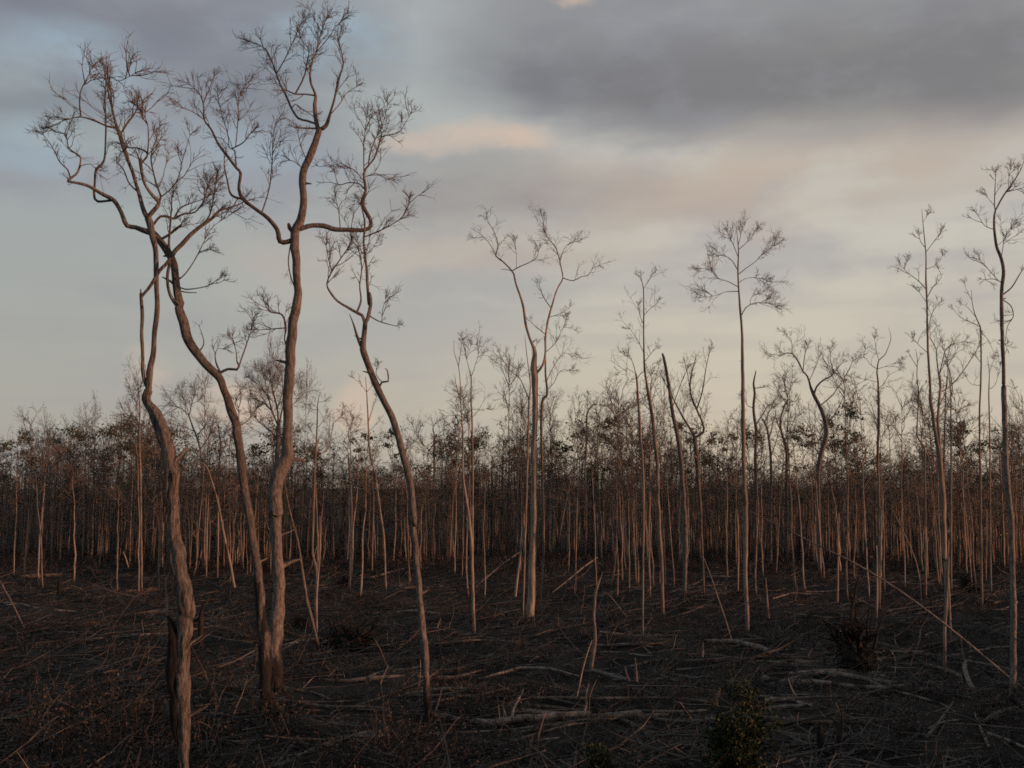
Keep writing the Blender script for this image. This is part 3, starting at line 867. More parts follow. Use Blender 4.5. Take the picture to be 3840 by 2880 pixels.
simple_tree('gnarled tree with elbowed bare arm reaching left, right of the umbrella-topped tree', 70, 30,
            'R8 1112,1210,20 1108,1000,20 1105,800,22 1106,620,27 1140,500,29 1146,430,27 1110,320,22 1080,260,20 1062,215,16',
            ['R8 1062,215,15 1045,160,12 R7 600,1530,12 560,1450,10 520,1400,9 480,1395,7 430,1420,6 405,1405,4 345,1412,3', 'R7 515,1392,5 517,1310,4 480,1265,2', 'R7 600,1520,8 615,1400,6 640,1340,3',
             'R8 1085,255,14 R7 700,1640,14 750,1590,13 820,1545,10 800,1460,6 795,1370,4', 'R7 640,1620,7 690,1500,5 720,1420,3', 'R7 820,1540,6 880,1470,4', 'R8 1140,430,9 1200,350,6 1240,270,4', 'R8 1110,320,8 1180,260,6 1230,190,4'], 1.7, 1.1, mat=M_BARK)
simple_tree('straight tree with small airy crown standing alone against the cream sky', 50, 31,
            'R8 1420,1450,10 1430,1200,12 1430,800,13 1425,600,15 1430,400,17 Z6 400,900,15 390,830,13 405,730,9 450,690,7 490,600,5 500,540,4 480,470,2',
            ['Z6 392,780,6 340,760,5 290,700,3 230,720,2', 'Z6 402,940,7 440,915,5 490,840,4 565,805,2', 'Z6 385,880,5 320,880,4 200,860,2', 'Z6 395,800,5 460,775,4 570,730,2', 'Z6 400,720,5 385,640,4 370,560,2', 'Z6 300,700,4 300,640,2'], 1.3, 0.7)
simple_tree('very tall straight thin tree left of the one cut by the right edge', 33.5, 32,
            'R5 1725,1085,20 1720,800,22 1730,600,24 1738,300,26 R8 1785,1150,24 1780,1000,24 1770,750,26 1740,500,24 1710,300,21 R7 1520,1640,19 1505,1400,17 1500,1200,15 1495,1000,14 1490,850,12 1490,700,10 1480,580,8 1470,480,6 1460,355,3',
            ['R7 1490,645,6 1450,590,5 1440,540,3', 'R7 1490,665,6 1540,600,5 1592,525,3', 'R7 1490,800,6 1560,760,5 1610,690,3', 'R7 1488,935,7 1430,870,6 1350,810,5 1305,755,3', 'R7 1500,985,7 1540,920,6 1600,850,4 1580,790,3',
             'R7 1490,1035,5 1440,955,3', 'R7 1500,1250,6 1530,1120,5 1580,1040,3', 'R7 1340,800,5 1350,740,3', 'R7 1470,460,4 1500,400,2', 'R7 1505,1400,6 1430,1330,4 1400,1290,2'], 1.1, 0.65)
simple_tree('many-stemmed tree of curving upswept branches beside the very tall thin tree', 52, 33,
            'R8 1790,1240,20 1785,1000,22 1780,800,24 Z6 900,1650,24 875,1300,24 865,1200,24 885,950,22 880,850,20',
            ['Z6 880,950,16 860,750,12 850,640,10 810,560,6 800,480,3', 'Z6 885,860,10 900,740,8 930,640,7 990,600,5 1070,580,3', 'Z6 890,985,12 960,930,11 1040,840,9 1110,740,8 1180,620,6 1200,540,4', 'Z6 870,1080,9 930,960,8 940,780,6 900,600,3',
             'Z6 965,1200,9 970,1000,9 965,850,8 940,760,5', 'Z6 940,780,5 1000,680,4 1060,640,2', 'Z6 850,640,5 890,570,4 850,450,2', 'Z6 890,830,6 940,700,5 960,610,2', 'Z6 960,1150,6 1020,1110,5 1095,1080,3', 'Z6 830,1050,6 790,1000,5 770,980,3'], 1.1, 0.8)
simple_tree('crooked thin tree with bare upright forks left of the very tall thin tree', 58, 34,
            'Z6 768,2200,14 766,1900,14 765,1650,15 760,1420,15 735,1370,13 702,1310,12 708,1150,11 715,1000,10 702,850,8 705,720,6 690,640,3',
            ['Z6 705,770,7 660,710,5 638,670,3', 'Z6 715,1000,6 740,930,5 770,910,3', 'Z6 745,1370,6 745,1250,5 740,1100,3', 'Z6 708,760,5 730,690,3'], 0.4, 0.5)
simple_tree('tall thin tree topped by a slanting fan of twigs near the right edge', 53, 35,
            'R8 1985,1400,14 1980,1000,15 1975,700,16 Z6 1190,1400,16 1190,1100,15 1200,850,14 1200,520,13 1195,470,11 1150,360,8 1130,260,5 1125,180,3',
            ['Z6 1190,465,7 1110,425,6 1040,395,4 985,330,2', 'Z6 1165,390,5 1100,320,4 1050,290,2', 'Z6 1130,260,4 1090,190,3 1070,130,2', 'Z6 1200,520,5 1250,560,4 1305,680,2', 'Z6 1190,915,6 1120,910,4 1080,850,2', 'Z6 1195,760,6 1160,700,4'], 0.9, 0.7)
simple_tree('thick-stemmed tall tree cut by the right edge of the picture', 29.5, 36,
            'R5 2140,1240,52 2145,1100,42 2150,800,38 2145,500,36 2132,100,33 R8 2120,700,32 2110,400,31 2105,200,29 R7 2055,1640,30 2045,1400,29 2040,1250,29 2038,1100,28 2040,950,27 2050,800,28 2035,710,25 2000,620,21 1985,500,19 1985,400,15 1992,365,13',
            ['R7 1990,370,10 1985,330,10 1990,200,7 1995,90,3', 'R7 1994,362,13 2050,260,12 2120,160,9 2170,80,7 2195,20,4', 'R7 2065,990,12 2110,920,11 2160,840,9 2199,780,7 2270,700,4', 'R7 2025,890,8 1980,860,7 1922,865,4', 'R7 2022,885,6 1950,800,5 1880,720,3',
             'R7 2070,1012,8 2100,1050,8 2122,1130,7 2080,1200,6 2060,1330,4', 'R7 1976,515,7 1920,480,6 1865,400,3', 'R7 2060,240,7 2140,215,6 2230,190,4', 'R7 1982,340,5 1950,290,4 1918,250,3', 'R7 2060,190,5 2090,120,4 2100,70,2', 'R7 2040,700,6 2060,560,5 2100,500,3', 'R7 2000,620,5 2060,580,4'], 1.0, 0.75, mat=M_BARK, per=(5, 3), sides=10)
simple_tree('tree with dense rounded dome of fine twigs, behind the trunk of the tallest tree', 75, 37,
            'Z3 290,1500,34 290,1100,36 292,750,40 300,520,40',
            ['Z3 300,530,22 250,400,16 220,300,12 150,200,8 80,150,4', 'Z3 300,520,22 290,380,16 260,260,12 230,120,6', 'Z3 305,520,20 330,380,14 380,250,9 400,150,5', 'Z3 280,600,14 210,530,11 150,480,8 100,430,4', 'Z3 250,400,10 180,330,7 90,290,4',
             'Z3 290,380,9 330,230,7 320,100,4', 'Z3 330,380,9 420,340,6 480,270,4', 'Z3 220,300,8 200,180,5 160,90,3', 'Z3 320,600,10 440,555,6 490,520,3', 'Z3 260,270,7 300,170,4 290,80,2', 'Z3 260,400,6 140,260,4 50,220,2'], 2.8, 1.5, per=(6, 3), mat=M_BARK)
simple_tree('thin tree with drooping wispy side twigs, left of the nearest crooked tree', 61, 38,
            'R2 735,1560,10 732,1300,12 730,1000,12 722,750,11 722,690,10 726,600,7 718,500,3',
            ['R2 722,680,7 700,640,6 660,630,4 630,590,2', 'R2 722,720,6 680,715,4 640,735,2', 'R2 724,640,6 705,570,4 690,510,2', 'R2 725,690,5 745,660,4 752,620,2'], 1.2, 0.9, up=-0.05)
simple_tree('thin wavy tree with an S-shaped side branch, right of the tallest tree', 46, 39,
            'R3 2010,790,22 2005,600,20 2010,400,18 Z3 565,1500,18 570,1200,17 580,900,17 590,700,16 600,500,12 605,330,8 625,250,4',
            ['Z3 590,715,10 640,725,9 690,680,8 710,580,7 735,480,6 790,440,4 800,380,2', 'Z3 600,520,7 650,470,5 670,420,3', 'Z3 570,640,5 560,560,3', 'Z3 602,400,5 560,380,3', 'Z3 610,330,5 655,320,3'], 1.3, 0.8)
simple_tree('thin swaying tree crossing behind the slender bowed tree', 62, 40,
            'Z3 1130,1640,14 1120,1400,16 1080,1100,18 1050,900,18 1010,720,16 1000,560,14 990,350,11 985,250,8 975,130,4',
            ['Z3 1000,480,7 1030,380,6 1060,290,3', 'Z3 985,600,6 990,720,5', 'Z3 988,250,5 940,190,4 880,140,2', 'Z3 1005,560,5 1080,480,3', 'Z3 990,240,5 1030,200,3', 'Z3 1075,1000,6 1110,930,4'], 1.1, 0.9)
simple_tree('pale thin bare pole tree with snapped tip between the tallest and the bowed tree', 60, 41,
            'Z3 855,1640,16 862,1400,17 868,1200,17 860,1000,17 848,800,14 843,730,5', [], mat=M_POLE, name='bare_pole')
simple_tree('short-topped tree with sideways hooked tip in front of green crowns, right of centre', 85, 42,
            'Z4 1030,1580,18 1030,1100,18 1025,850,18 1035,600,18 1040,420,17 1050,390,15 1090,345,12',
            ['Z4 1045,400,6 1040,320,4 1050,270,2', 'Z4 1035,450,6 1000,420,3', 'Z4 1090,345,5 1130,350,3'], 1.2, 1.0, mat=M_BARK)
simple_tree('bare tree with twiggy round top left of the slim two-topped pair', 88, 43,
            'Z3 1515,1500,16 1515,1100,16 1510,800,17 1515,600,17 1530,580,14',
            ['Z3 1520,590,10 1580,580,8 1590,500,4', 'Z3 1515,600,10 1500,520,8 1550,470,4', 'Z3 1510,760,8 1450,680,6 1380,600,5 1340,500,3', 'Z3 1515,750,7 1600,680,5 1680,680,3', 'Z3 1380,600,5 1400,520,3'], 1.7, 1.2, mat=M_BARK)
simple_tree('spreading bare tree with pink-grey haze of twigs behind the bent pole at left', 80, 44,
            'Z2 1600,1500,20 1590,1000,20 1570,700,20 1550,560,18 1500,420,14 1470,330,11',
            ['Z2 1480,340,9 1420,280,7 1340,250,4', 'Z2 1475,340,9 1490,240,7 1520,150,3', 'Z2 1535,480,8 1590,410,6 1610,370,3', 'Z2 1470,330,7 1440,220,5 1400,150,3', 'Z2 1510,440,7 1440,420,5 1350,400,3', 'Z2 1490,240,5 1550,210,3', 'Z2 1560,600,7 1620,500,5 1650,430,3'], 2.6, 1.5, per=(6, 3), mat=M_BARK)
simple_tree('pair-topped dark bare tree leaning right behind the second trunk at left', 84, 45,
            'Z2 1705,1500,14 1705,1000,14 1705,700,14 1715,550,13 1700,430,9 1705,340,4',
            ['Z2 1708,640,8 1750,560,7 1740,480,5 1790,430,3', 'Z2 1710,520,6 1670,470,4', 'Z2 1700,430,5 1680,380,3'], 1.5, 1.1, mat=M_BARK)
simple_tree('tall-necked bare tree with wavy limbs left of the gnarled elbow-armed tree', 78, 46,
            'R8 765,1100,16 768,800,17 765,600,17 768,450,17 755,330,14 762,250,12 755,200,10 768,130,5',
            ['R8 768,420,9 800,370,7 830,320,5', 'R8 760,225,6 800,220,4', 'R8 745,330,5 725,320,4 700,270,3', 'R8 770,480,6 790,440,4'], 1.1, 1.0, mat=M_BARK)
simple_tree('dark tree with two wavy upright arms just right of the umbrella-topped tree', 80, 47,
            'R8 850,1150,16 848,850,17 850,650,17 842,520,15 825,430,11 805,390,8',
            ['R8 845,500,8 855,440,6 858,405,3', 'R8 848,600,6 880,500,5 900,420,4 930,340,2', 'R8 815,400,5 850,330,4 890,240,2'], 1.2, 1.0, mat=M_BARK)
simple_tree('gnarled tree with knuckled trunk fork left of the leafy dark-green tree at right', 82, 48,
            'R8 935,1100,17 932,800,18 935,620,20 930,540,18 905,460,13 900,390,11 925,310,8 950,280,5',
            ['R8 905,470,7 880,400,5 870,330,3', 'R8 930,520,6 955,450,4', 'R8 925,310,5 985,290,3'], 1.4, 1.1, mat=M_BARK)
simple_tree('tall thin pale tree right beside the slanting-fan tree, thin forked tip', 60, 49,
            'Z6 1275,2200,11 1272,1800,12 1270,1400,12 1262,1000,11 1265,830,7 1250,700,3', ['Z6 1265,970,6 1310,920,4 1350,780,2', 'Z6 1265,830,4 1300,720,2'], 1.1, 0.8)
simple_tree('slim straight tree rising right beside the many-stemmed upswept tree', 62, 50,
            'Z6 968,2300,13 968,1900,14 968,1500,14 966,1200,12 965,1000,9 950,800,5', ['Z6 966,1170,5 1010,1130,4 1090,1085,2', 'Z6 965,1000,4 1020,980,2'], 0.9, 0.7)
simple_tree('thin tree rising close right of the slim upswept stems, bent near its top', 64, 51,
            'Z6 915,2300,13 912,1900,14 912,1500,15 920,1200,13 925,1000,10 935,850,6', ['Z6 920,1050,6 960,1010,4', 'Z6 922,1000,4 880,930,3'], 0.9, 0.7)

# --- leaning poles and snags
def pole(label, depth, s, slope, seed, mat=M_POLE, name='leaning_pole', cat='pole', group=None, sides=7, stubs=()):
    t = Tree(label, depth, seed, mat, name=name, cat=cat, group=group)
    t.stem(s, slope=slope, sides=sides, flare=False)
    for q in stubs:
        t.stem(q, 'branch_stub', float(t.rng.uniform(-0.4, 0.4)), sides=5, flare=False)
    return t


pole('very long thin pole leaning across the right side of the clearing', 30.5, 'R5 2290,1195,17 2212,1130,16 2100,1040,16 1800,790,15 1500,560,14 1200,370,12 900,220,9 640,90,7 510,25,5', 0.25, 61)
pole('pale bent pole leaning left with drooping hooked tip, between the two leftmost trunks', 56, 'Z2 1825,1665,20 1790,1480,20 1740,1250,19 1700,1030,17 1660,880,15 1610,730,14 1580,700,10 1540,690,6', -0.15, 62)
pole('dark thin pole leaning left against the foot of the tallest tree', 38.5, 'R3 2028,935,20 2000,800,22 1950,600,22 1920,420,20 1890,220,17 1840,30,13 Z3 345,950,9', -0.25, 63, M_BARK)
pole('thin pole leaning down to the right at far left, foot in the brush', 44, 'R3 195,855,9 120,700,10 70,600,11 30,530,9 0,470,8', -0.2, 64, M_BARK)
pole('pale stick slanting up to the right, left of the black stump in mid clearing', 60, 'R4 1475,545,9 1570,470,10 1660,395,10 1765,318,8', 0.5, 65)
pole('dark stick slanting up to the right, left of the forked centre tree', 62, 'R4 985,515,10 1030,470,10 1080,430,10 1170,355,9 1275,283,7', 0.5, 66, M_BARK)
pole('thin sagging stem bending down to the right, below the black stump in mid clearing', 47, 'R4 2005,800,6 1960,720,6 1900,640,6 1840,565,5 1795,540,4', 0.3, 67)
pole('thin stem leaning left in the scrub right of centre, foot by a big grey log', 37, 'R5 402,830,7 370,720,7 330,600,7 290,480,6 250,370,5 225,310,3', 0.3, 68)
pole('straight thin pole leaning left, crossing the long pole near the right', 56, 'R5 1600,900,8 1580,640,8 1560,420,9 1520,280,9 1450,130,8 1400,20,5', 0.25, 69)
pole('pale slanting pole among the slim stems right of the forked centre tree', 66, 'Z4 820,1420,8 850,1240,9 890,1040,9 925,880,8 950,760,5', 0.1, 70)
pole('orange pole leaning right, close to the left of the forked centre tree', 50, 'R4 1240,570,18 1260,400,18 1290,160,16 Z4 560,1120,12', 0.1, 71)
t = pole('broken leaning snag with kinked pale trunk in the middle of the logs', 34.5, 'R4 1722,1030,30 1735,930,28 1748,850,28 1740,700,20 1745,600,19 1748,550,18 1775,470,13 1795,415,6', 0.1, 72, M_POLE, 'broken_snag', 'dead trunk')
pole('thin pale stick propped against the broken leaning snag', 29.5, 'R4 1632,1205,8 1650,1120,9 1672,1020,10 1700,920,9 1728,845,5', 0.4, 73, M_POLE, 'leaning_stick', 'stick')
pole('tall black burnt stump standing in the clearing right of the forked centre tree', 62, 'R4 1752,420,26 1752,340,22 1755,240,16 1752,190,5', 0, 74, M_CHAR, 'burnt_stump', 'stump')
pole('short black burnt stump between the two leftmost trunks', 40, 'R3 1275,880,46 1275,780,40 1280,680,34 1300,610,10', 0, 75, M_CHAR, 'burnt_stump', 'stump')
pole('small dark stump far left behind the scrub', 55, 'R3 378,560,30 376,500,26 380,455,8', 0, 76, M_CHAR, 'burnt_stump', 'stump')
pole('charred stake among the slim stems below the umbrella-topped tree', 75, 'R5 515,280,16 516,200,16 518,120,12 520,60,5', 0, 77, M_CHAR, 'burnt_stump', 'stump')
pole('broad black stump at the forest edge right of centre', 80, 'R5 815,410,30 815,340,22 820,250,16 822,180,6', 0, 78, M_CHAR, 'burnt_stump', 'stump')
pole('black forked stump at the lower right, nearest the bottom edge', 24.2, 'R5 965,1660,70 960,1560,66 955,1440,56 950,1370,30 945,1330,8', 0, 79, M_CHAR, 'burnt_stump', 'stump', stubs=('R5 985,1560,40 1040,1500,34 1075,1400,30 1090,1300,22 1085,1260,8', 'R5 1050,1500,20 1100,1440,14 1140,1400,5'))
pole('small orange stick leaning at the forest edge, left of the nearest crooked tree', 72, 'R3 815,385,9 800,330,9 782,285,6', 0, 80, M_POLE, 'leaning_stick', 'stick')
pole('short pale stub standing right of the second trunk base', 64, 'R3 1570,430,10 1570,370,9 1570,310,5', 0, 81, M_DLOG, 'broken_stub', 'stump')
pole('small split orange stub in the logs right of the broken leaning snag', 31, 'R4 1960,1105,20 1945,1060,16 1935,1010,5', 0, 82, M_DLOG, 'broken_stub', 'stump')
pole('grey stub standing among the logs, right neighbour of the split orange stub', 31.5, 'R4 2010,1110,22 2005,1030,20 2000,960,7', 0, 83, M_DLOG, 'broken_stub', 'stump')
pole('short brown stub beside the big grey log', 33, 'R5 220,930,20 222,880,18 224,840,8', 0, 84, M_DLOG, 'broken_stub', 'stump')
pole('thin pale crooked stick standing by the green shrub', 26.8, 'R5 800,1175,10 775,1130,9 760,1090,7 752,1060,4', 0.1, 85, M_PALE, 'leaning_stick', 'stick')
pole('small tan stump with cut top just left of the green shrub', 26.6, 'R5 305,1225,28 310,1180,26 325,1125,22', 0, 86, M_DLOG, 'broken_stub', 'stump')
for k, (lab, dep, s) in enumerate([
        ('thin straight pole at the left of the second trunk, foot in brown scrub', 70, 'R3 1308,520,9 1312,300,10 1318,60,9 Z2 1620,1000,6'),
        ('thin pole with dark foot just right of the bent pale pole at left', 66, 'R3 1380,450,10 1385,250,10 1385,40,9 Z2 1700,900,6'),
        ('pole standing left of the nearest crooked tree, behind its sapling shoot', 63, 'R3 1003,540,10 1008,350,11 1012,100,10 Z2 1235,1250,10 1255,950,7'),
        ('pole with thin orange stem right of the dark leaning pole', 45, 'R3 2012,800,16 2010,560,16 2030,300,14 2030,60,10'),
        ('thin pole behind the slender bowed tree, to its left', 70, 'R4 330,400,10 335,200,10 340,0,10 Z3 1040,1020,6'),
        ('straight pale pole standing alone in front of the long leaning pole', 49, 'R5 1057,590,12 1060,400,13 1062,200,12 1064,40,7'),
        ('thin pole left of the black stump at the forest edge', 58, 'R5 440,525,11 443,300,12 440,100,10 435,20,6'),
        ('short pole with orange side right of the umbrella-topped tree trunk', 46, 'R5 630,690,14 620,560,14 612,440,8'),
        ('thin pole nearly touching the long leaning pole from below, right of middle', 44, 'R5 1300,690,11 1302,500,12 1300,300,11 1298,240,6'),
        ('pale pole paired with the pole nearly touching the long leaning pole', 47, 'R5 1318,630,10 1322,400,12 1325,100,12 1322,0,9'),
        ('thin pole close right of the very tall thin tree foot', 38, 'R5 1760,830,12 1752,640,13 1742,450,13 1735,300,9'),
        ('thin pole at the right between the very tall thin tree and the edge-cut tree', 62, 'R5 1975,460,10 1978,300,11 1980,100,11 1978,20,8')]):
    pole(lab, dep, s, 0.0, 100 + k, M_POLE, 'bare_pole')


# ------------------------------------------------------------------ fallen logs (traced on the ground)
LOG_PTS = []


def log(label, s, mat=M_LOG, lift=0.0, seed=0, stubs=0, name='fallen_log', cat='log', sides=9, ends=None):
    A = parse(s)
    rng = np.random.default_rng(500 + seed)
    C = []
    for i, (x, y, w) in enumerate(A):
        Y = ground_depth(y)
        r = w * 0.5 * 0.9 * Y / FPX
        # the trace is the log's middle: stand it on the ground at a depth a bit nearer
        Y2 = ground_depth(y + w * 0.42)
        p = at_depth(x, y, Y2)
        C.append([p[0], p[1], max(p[2], float(ground_z(p[0], p[1])) + r * 0.75) + lift, r])
    C = np.array(C)
    Q = catmull(C, max(0.15, 0.006 * C[0, 1]))
    pts, rad = Q[:, :3], np.maximum(Q[:, 3], 0.012)
    pts = pts + smooth_noise(rng, len(pts), 3, 5) * rad[:, None] * 0.12
    LOG_PTS.append(np.c_[pts[:, :2], rad])
    mb = MB()
    mb.add(*knobbly(pts, rad, sides, rng, 0.09))
    for e, d in ((0, pts[0] - pts[1]), (-1, pts[-1] - pts[-2])):
        dn = norm(d)
        mb.add(*tubes(np.array([[pts[e], pts[e] + dn * 0.02, pts[e] + dn * 0.03]]), np.array([[rad[e], rad[e] * 0.8, 0.004]]), sides))
    root = bpy.data.objects.new(name, None)
    root.location = (pts[:, 0].mean(), pts[:, 1].mean(), 0)
    root.empty_display_size = 0.3
    if stubs:
        COL.objects.link(root)
        tag(root, label, cat)
        o = np.array(root.location)
        link('trunk', mb.mesh('trunk', mat, origin=o), root)
        for k in range(stubs):
            i = int(rng.integers(len(pts) // 5, len(pts) - 1))
            T = norm(pts[i] - pts[i - 1])
            D = norm(np.cross(T, rng.standard_normal(3)) + T * 0.8 + np.array([0, 0, 0.12]))
            P = grow(rng, pts[i][None], D[None], np.array([rng.uniform(0.4, 1.5)]), 6, 0.15, 0.0)
            m2 = MB()
            m2.add(*tubes(P, np.linspace(rad[i] * 0.45, 0.008, 6)[None], 5))
            link('branch', m2.mesh('branch', mat, origin=o), root)
        return root
    bpy.data.objects.remove(root)
    o = (pts[:, 0].mean(), pts[:, 1].mean(), 0)
    return tag(link(name, mb.mesh(name, mat, origin=o), loc=o), label, cat)


LOGS = [
    ('long thick wavy tan log lying across the lower middle', 'R4 930,1345,34 1080,1375,46 1250,1352,54 1400,1340,60 1550,1322,62 1715,1326,56', M_LOG, 3),
    ('thick dark continuation log lying right of the long wavy tan log', 'R4 1770,1338,52 1900,1332,50 2080,1332,46 2210,1330,40', M_DLOG, 1),
    ('short pale log beside the foot of the slender bowed tree', 'R4 195,1282,26 300,1283,28 435,1287,24', M_LOG, 0),
    ('rotten orange log just right of the slender bowed tree foot', 'R4 700,1310,40 780,1330,44 860,1345,40 925,1350,26', M_LOG, 1),
    ('long grey log running from the tallest tree past the bowed tree', 'R4 0,1112,26 150,1118,28 300,1116,28 500,1106,28 650,1096,26 850,1084,22 1020,1040,14', M_LOG, 3),
    ('thin pale log slanting up to the bowed tree trunk', 'R4 305,1104,16 380,1072,18 450,1050,18 540,1034,16 632,1018,14', M_PALE, 0),
    ('orange arching log right of the bowed tree', 'R4 1050,1085,12 1200,1042,18 1290,1022,20 1450,1030,18 1560,1055,16 1645,1078,12', M_LOG, 2),
    ('bluish grey bleached log right of the broken leaning snag', 'R4 1720,1042,24 1800,1058,27 1880,1080,29 1965,1102,30', M_PALE, 1),
    ('thin scorched log just behind the long wavy tan log', 'R4 1320,1402,18 1400,1410,18 1500,1408,17 1620,1388,14 1725,1368,12', M_LOG, 0),
    ('long straight dark log behind the long wavy tan log', 'R4 1340,1214,16 1500,1214,19 1800,1216,22 2000,1214,20 2210,1218,18', M_DLOG, 3),
    ('long thin stick behind the bluish bleached log', 'R4 1200,1010,7 1500,990,8 1750,945,8 1990,930,6', M_PALE, 0),
    ('thin bare stem lying at right of the broken leaning snag', 'R4 2015,870,9 2060,915,10 2120,945,10 2205,975,10', M_PALE, 1),
    ('big grey log lying in the middle of the right half', 'R5 230,832,24 340,830,28 450,838,32 560,864,36 680,912,36', M_LOG, 2),
    ('slim grey log between the big grey log and the upturned root mass', 'R5 690,890,16 850,890,17 1025,912,14', M_LOG, 0),
    ('thin pinkish wavy branch below the slim grey log', 'R5 690,962,10 750,955,13 800,945,14 880,955,11 965,962,7', M_LOG, 0),
    ('white bleached log end poking right from behind the green shrub', 'R5 590,1278,19 680,1270,22 750,1260,23 840,1242,20 922,1225,14', M_PALE, 0),
    ('long forked thin trunk sagging across the lower right', 'R5 1000,1102,9 1100,1096,12 1200,1094,13 1350,1150,17 1500,1210,17 1700,1250,15 1830,1305,14', M_LOG, 4),
    ('brown thick log behind the white bleached log', 'R5 600,1212,32 720,1206,32 850,1196,28 965,1188,22', M_LOG, 0),
    ('grey slim log lying above the brown thick log', 'R5 480,1168,11 600,1170,12 720,1170,13 960,1183,9', M_PALE, 0),
    ('dark log left of the green shrub', 'R5 60,1195,20 180,1205,24 300,1215,22', M_DLOG, 1),
    ('dull log end left of the green shrub, lower one', 'R5 110,1315,20 200,1318,22 290,1310,20', M_LOG, 0),
    ('thin stick slanting up beside the black forked stump', 'R5 735,1495,8 840,1420,10 955,1335,9', M_DLOG, 0),
    ('thin dark log along the bottom right', 'R5 1360,1562,11 1480,1548,12 1600,1530,12 1760,1510,11 1950,1488,9', M_DLOG, 1),
    ('thick dark log entering from the right edge', 'R5 1965,1335,28 2040,1308,32 2110,1288,32 2230,1246,30', M_DLOG, 1),
    ('dark curved branch bending down at the lower right', 'R5 1842,1020,7 1860,1130,9 1880,1220,11 1930,1340,15 1960,1410,19 1992,1482,22', M_DLOG, 2),
    ('thin grey stick left of the dark curved branch', 'R5 1620,1372,11 1720,1333,12 1825,1318,10', M_LOG, 0),
    ('grey log running off the lower right corner', 'R5 1990,1402,16 2060,1425,18 2130,1452,20 2240,1500,22', M_LOG, 1),
    ('short orange cut log at far right of the clearing', 'R5 2018,602,19 2070,598,20 2125,600,18', M_POLE, 0),
    ('second orange log below the cut log at far right', 'R5 2025,640,12 2100,632,13 2170,610,11', M_LOG, 0),
    ('long thin pale stem lying behind the upturned root mass', 'R5 655,572,8 760,548,9 850,532,9 1050,520,8 1130,490,7 1210,438,5', M_LOG, 1),
    ('thin red-brown stem on the ground left of the upturned root mass', 'R5 730,655,9 800,662,9 900,675,9 1020,685,8', M_LOG, 0),
    ('thin pale stem on the ground right of the upturned root mass', 'R5 1150,688,9 1250,688,10 1390,692,8', M_LOG, 0),
    ('long orange log in the scrub at far left', 'R3 0,632,13 120,645,17 230,656,19 350,664,15 485,666,10', M_LOG, 1),
    ('slim orange log at the forest edge at far left', 'R3 165,458,13 270,450,14 395,440,10', M_POLE, 0),
    ('pale pole lying slanted up at the forest edge at left', 'R3 590,388,9 660,348,10 720,312,10 850,265,6', M_POLE, 0),
    ('curved orange branch at the forest edge at left', 'R3 488,365,14 540,378,16 580,405,16 612,462,12', M_POLE, 0),
    ('short pale log in the dark scrub at lower left', 'R3 195,836,14 260,848,15 330,853,9', M_POLE, 0),
    ('thin pale log behind the nearest crooked tree', 'R3 1205,448,10 1310,452,11 1425,458,9', M_POLE, 0),
    ('pale log splitting right from the foot of the tallest tree', 'R3 1808,1162,20 1930,1186,20 2020,1212,18 2105,1242,13', M_LOG, 1),
    ('pale crooked branch lying right of the tallest tree', 'R3 1795,886,11 1850,866,13 1900,850,13 1965,856,9', M_PALE, 0),
    ('short pale stick on the ground between the two leftmost trunks', 'R3 1215,902,8 1330,884,10 1465,878,10', M_POLE, 0),
    ('short tilted stick left of the second trunk', 'R3 1578,938,9 1640,896,10 1700,866,8', M_PALE, 0),
    ('short bleached log below the foot of the tallest tree', 'R3 1925,1306,17 1990,1302,19 2055,1298,14', M_PALE, 0),
    ('thin curved branch arching through the brush at lower middle', 'R3 1485,1492,8 1620,1482,10 1800,1484,10 1920,1500,9 2035,1522,7', M_LOG, 0),
    ('long thin orange stem lying at the forest edge between the tallest and bowed trees', 'Z3 650,1465,10 800,1485,12 950,1508,13 1110,1532,10', M_POLE, 0),
    ('thin red-brown log low in the middle, left of the small green bush', 'R4 1330,1506,16 1420,1503,16 1515,1500,12', M_LOG, 0),
]
for k, (lab, s, m, st) in enumerate(LOGS):
    log(lab, s, m, seed=k, stubs=st)


SPOTS = [(-0.66, 'left of the nearest crooked tree'), (-0.45, 'between the nearest crooked tree and tallest tree'), (-0.18, 'between the tallest tree and the slender bowed tree'),
         (0.04, 'between the bowed tree and the forked centre tree'), (0.25, 'just right of the forked centre tree'), (0.46, 'left of the umbrella-topped tree'), (0.64, 'just right of the umbrella-topped tree'),
         (0.83, 'left of the very tall thin tree'), (9, 'right of the very tall thin tree')]


def spot(u):
    return next(t for lim, t in SPOTS if u < lim)


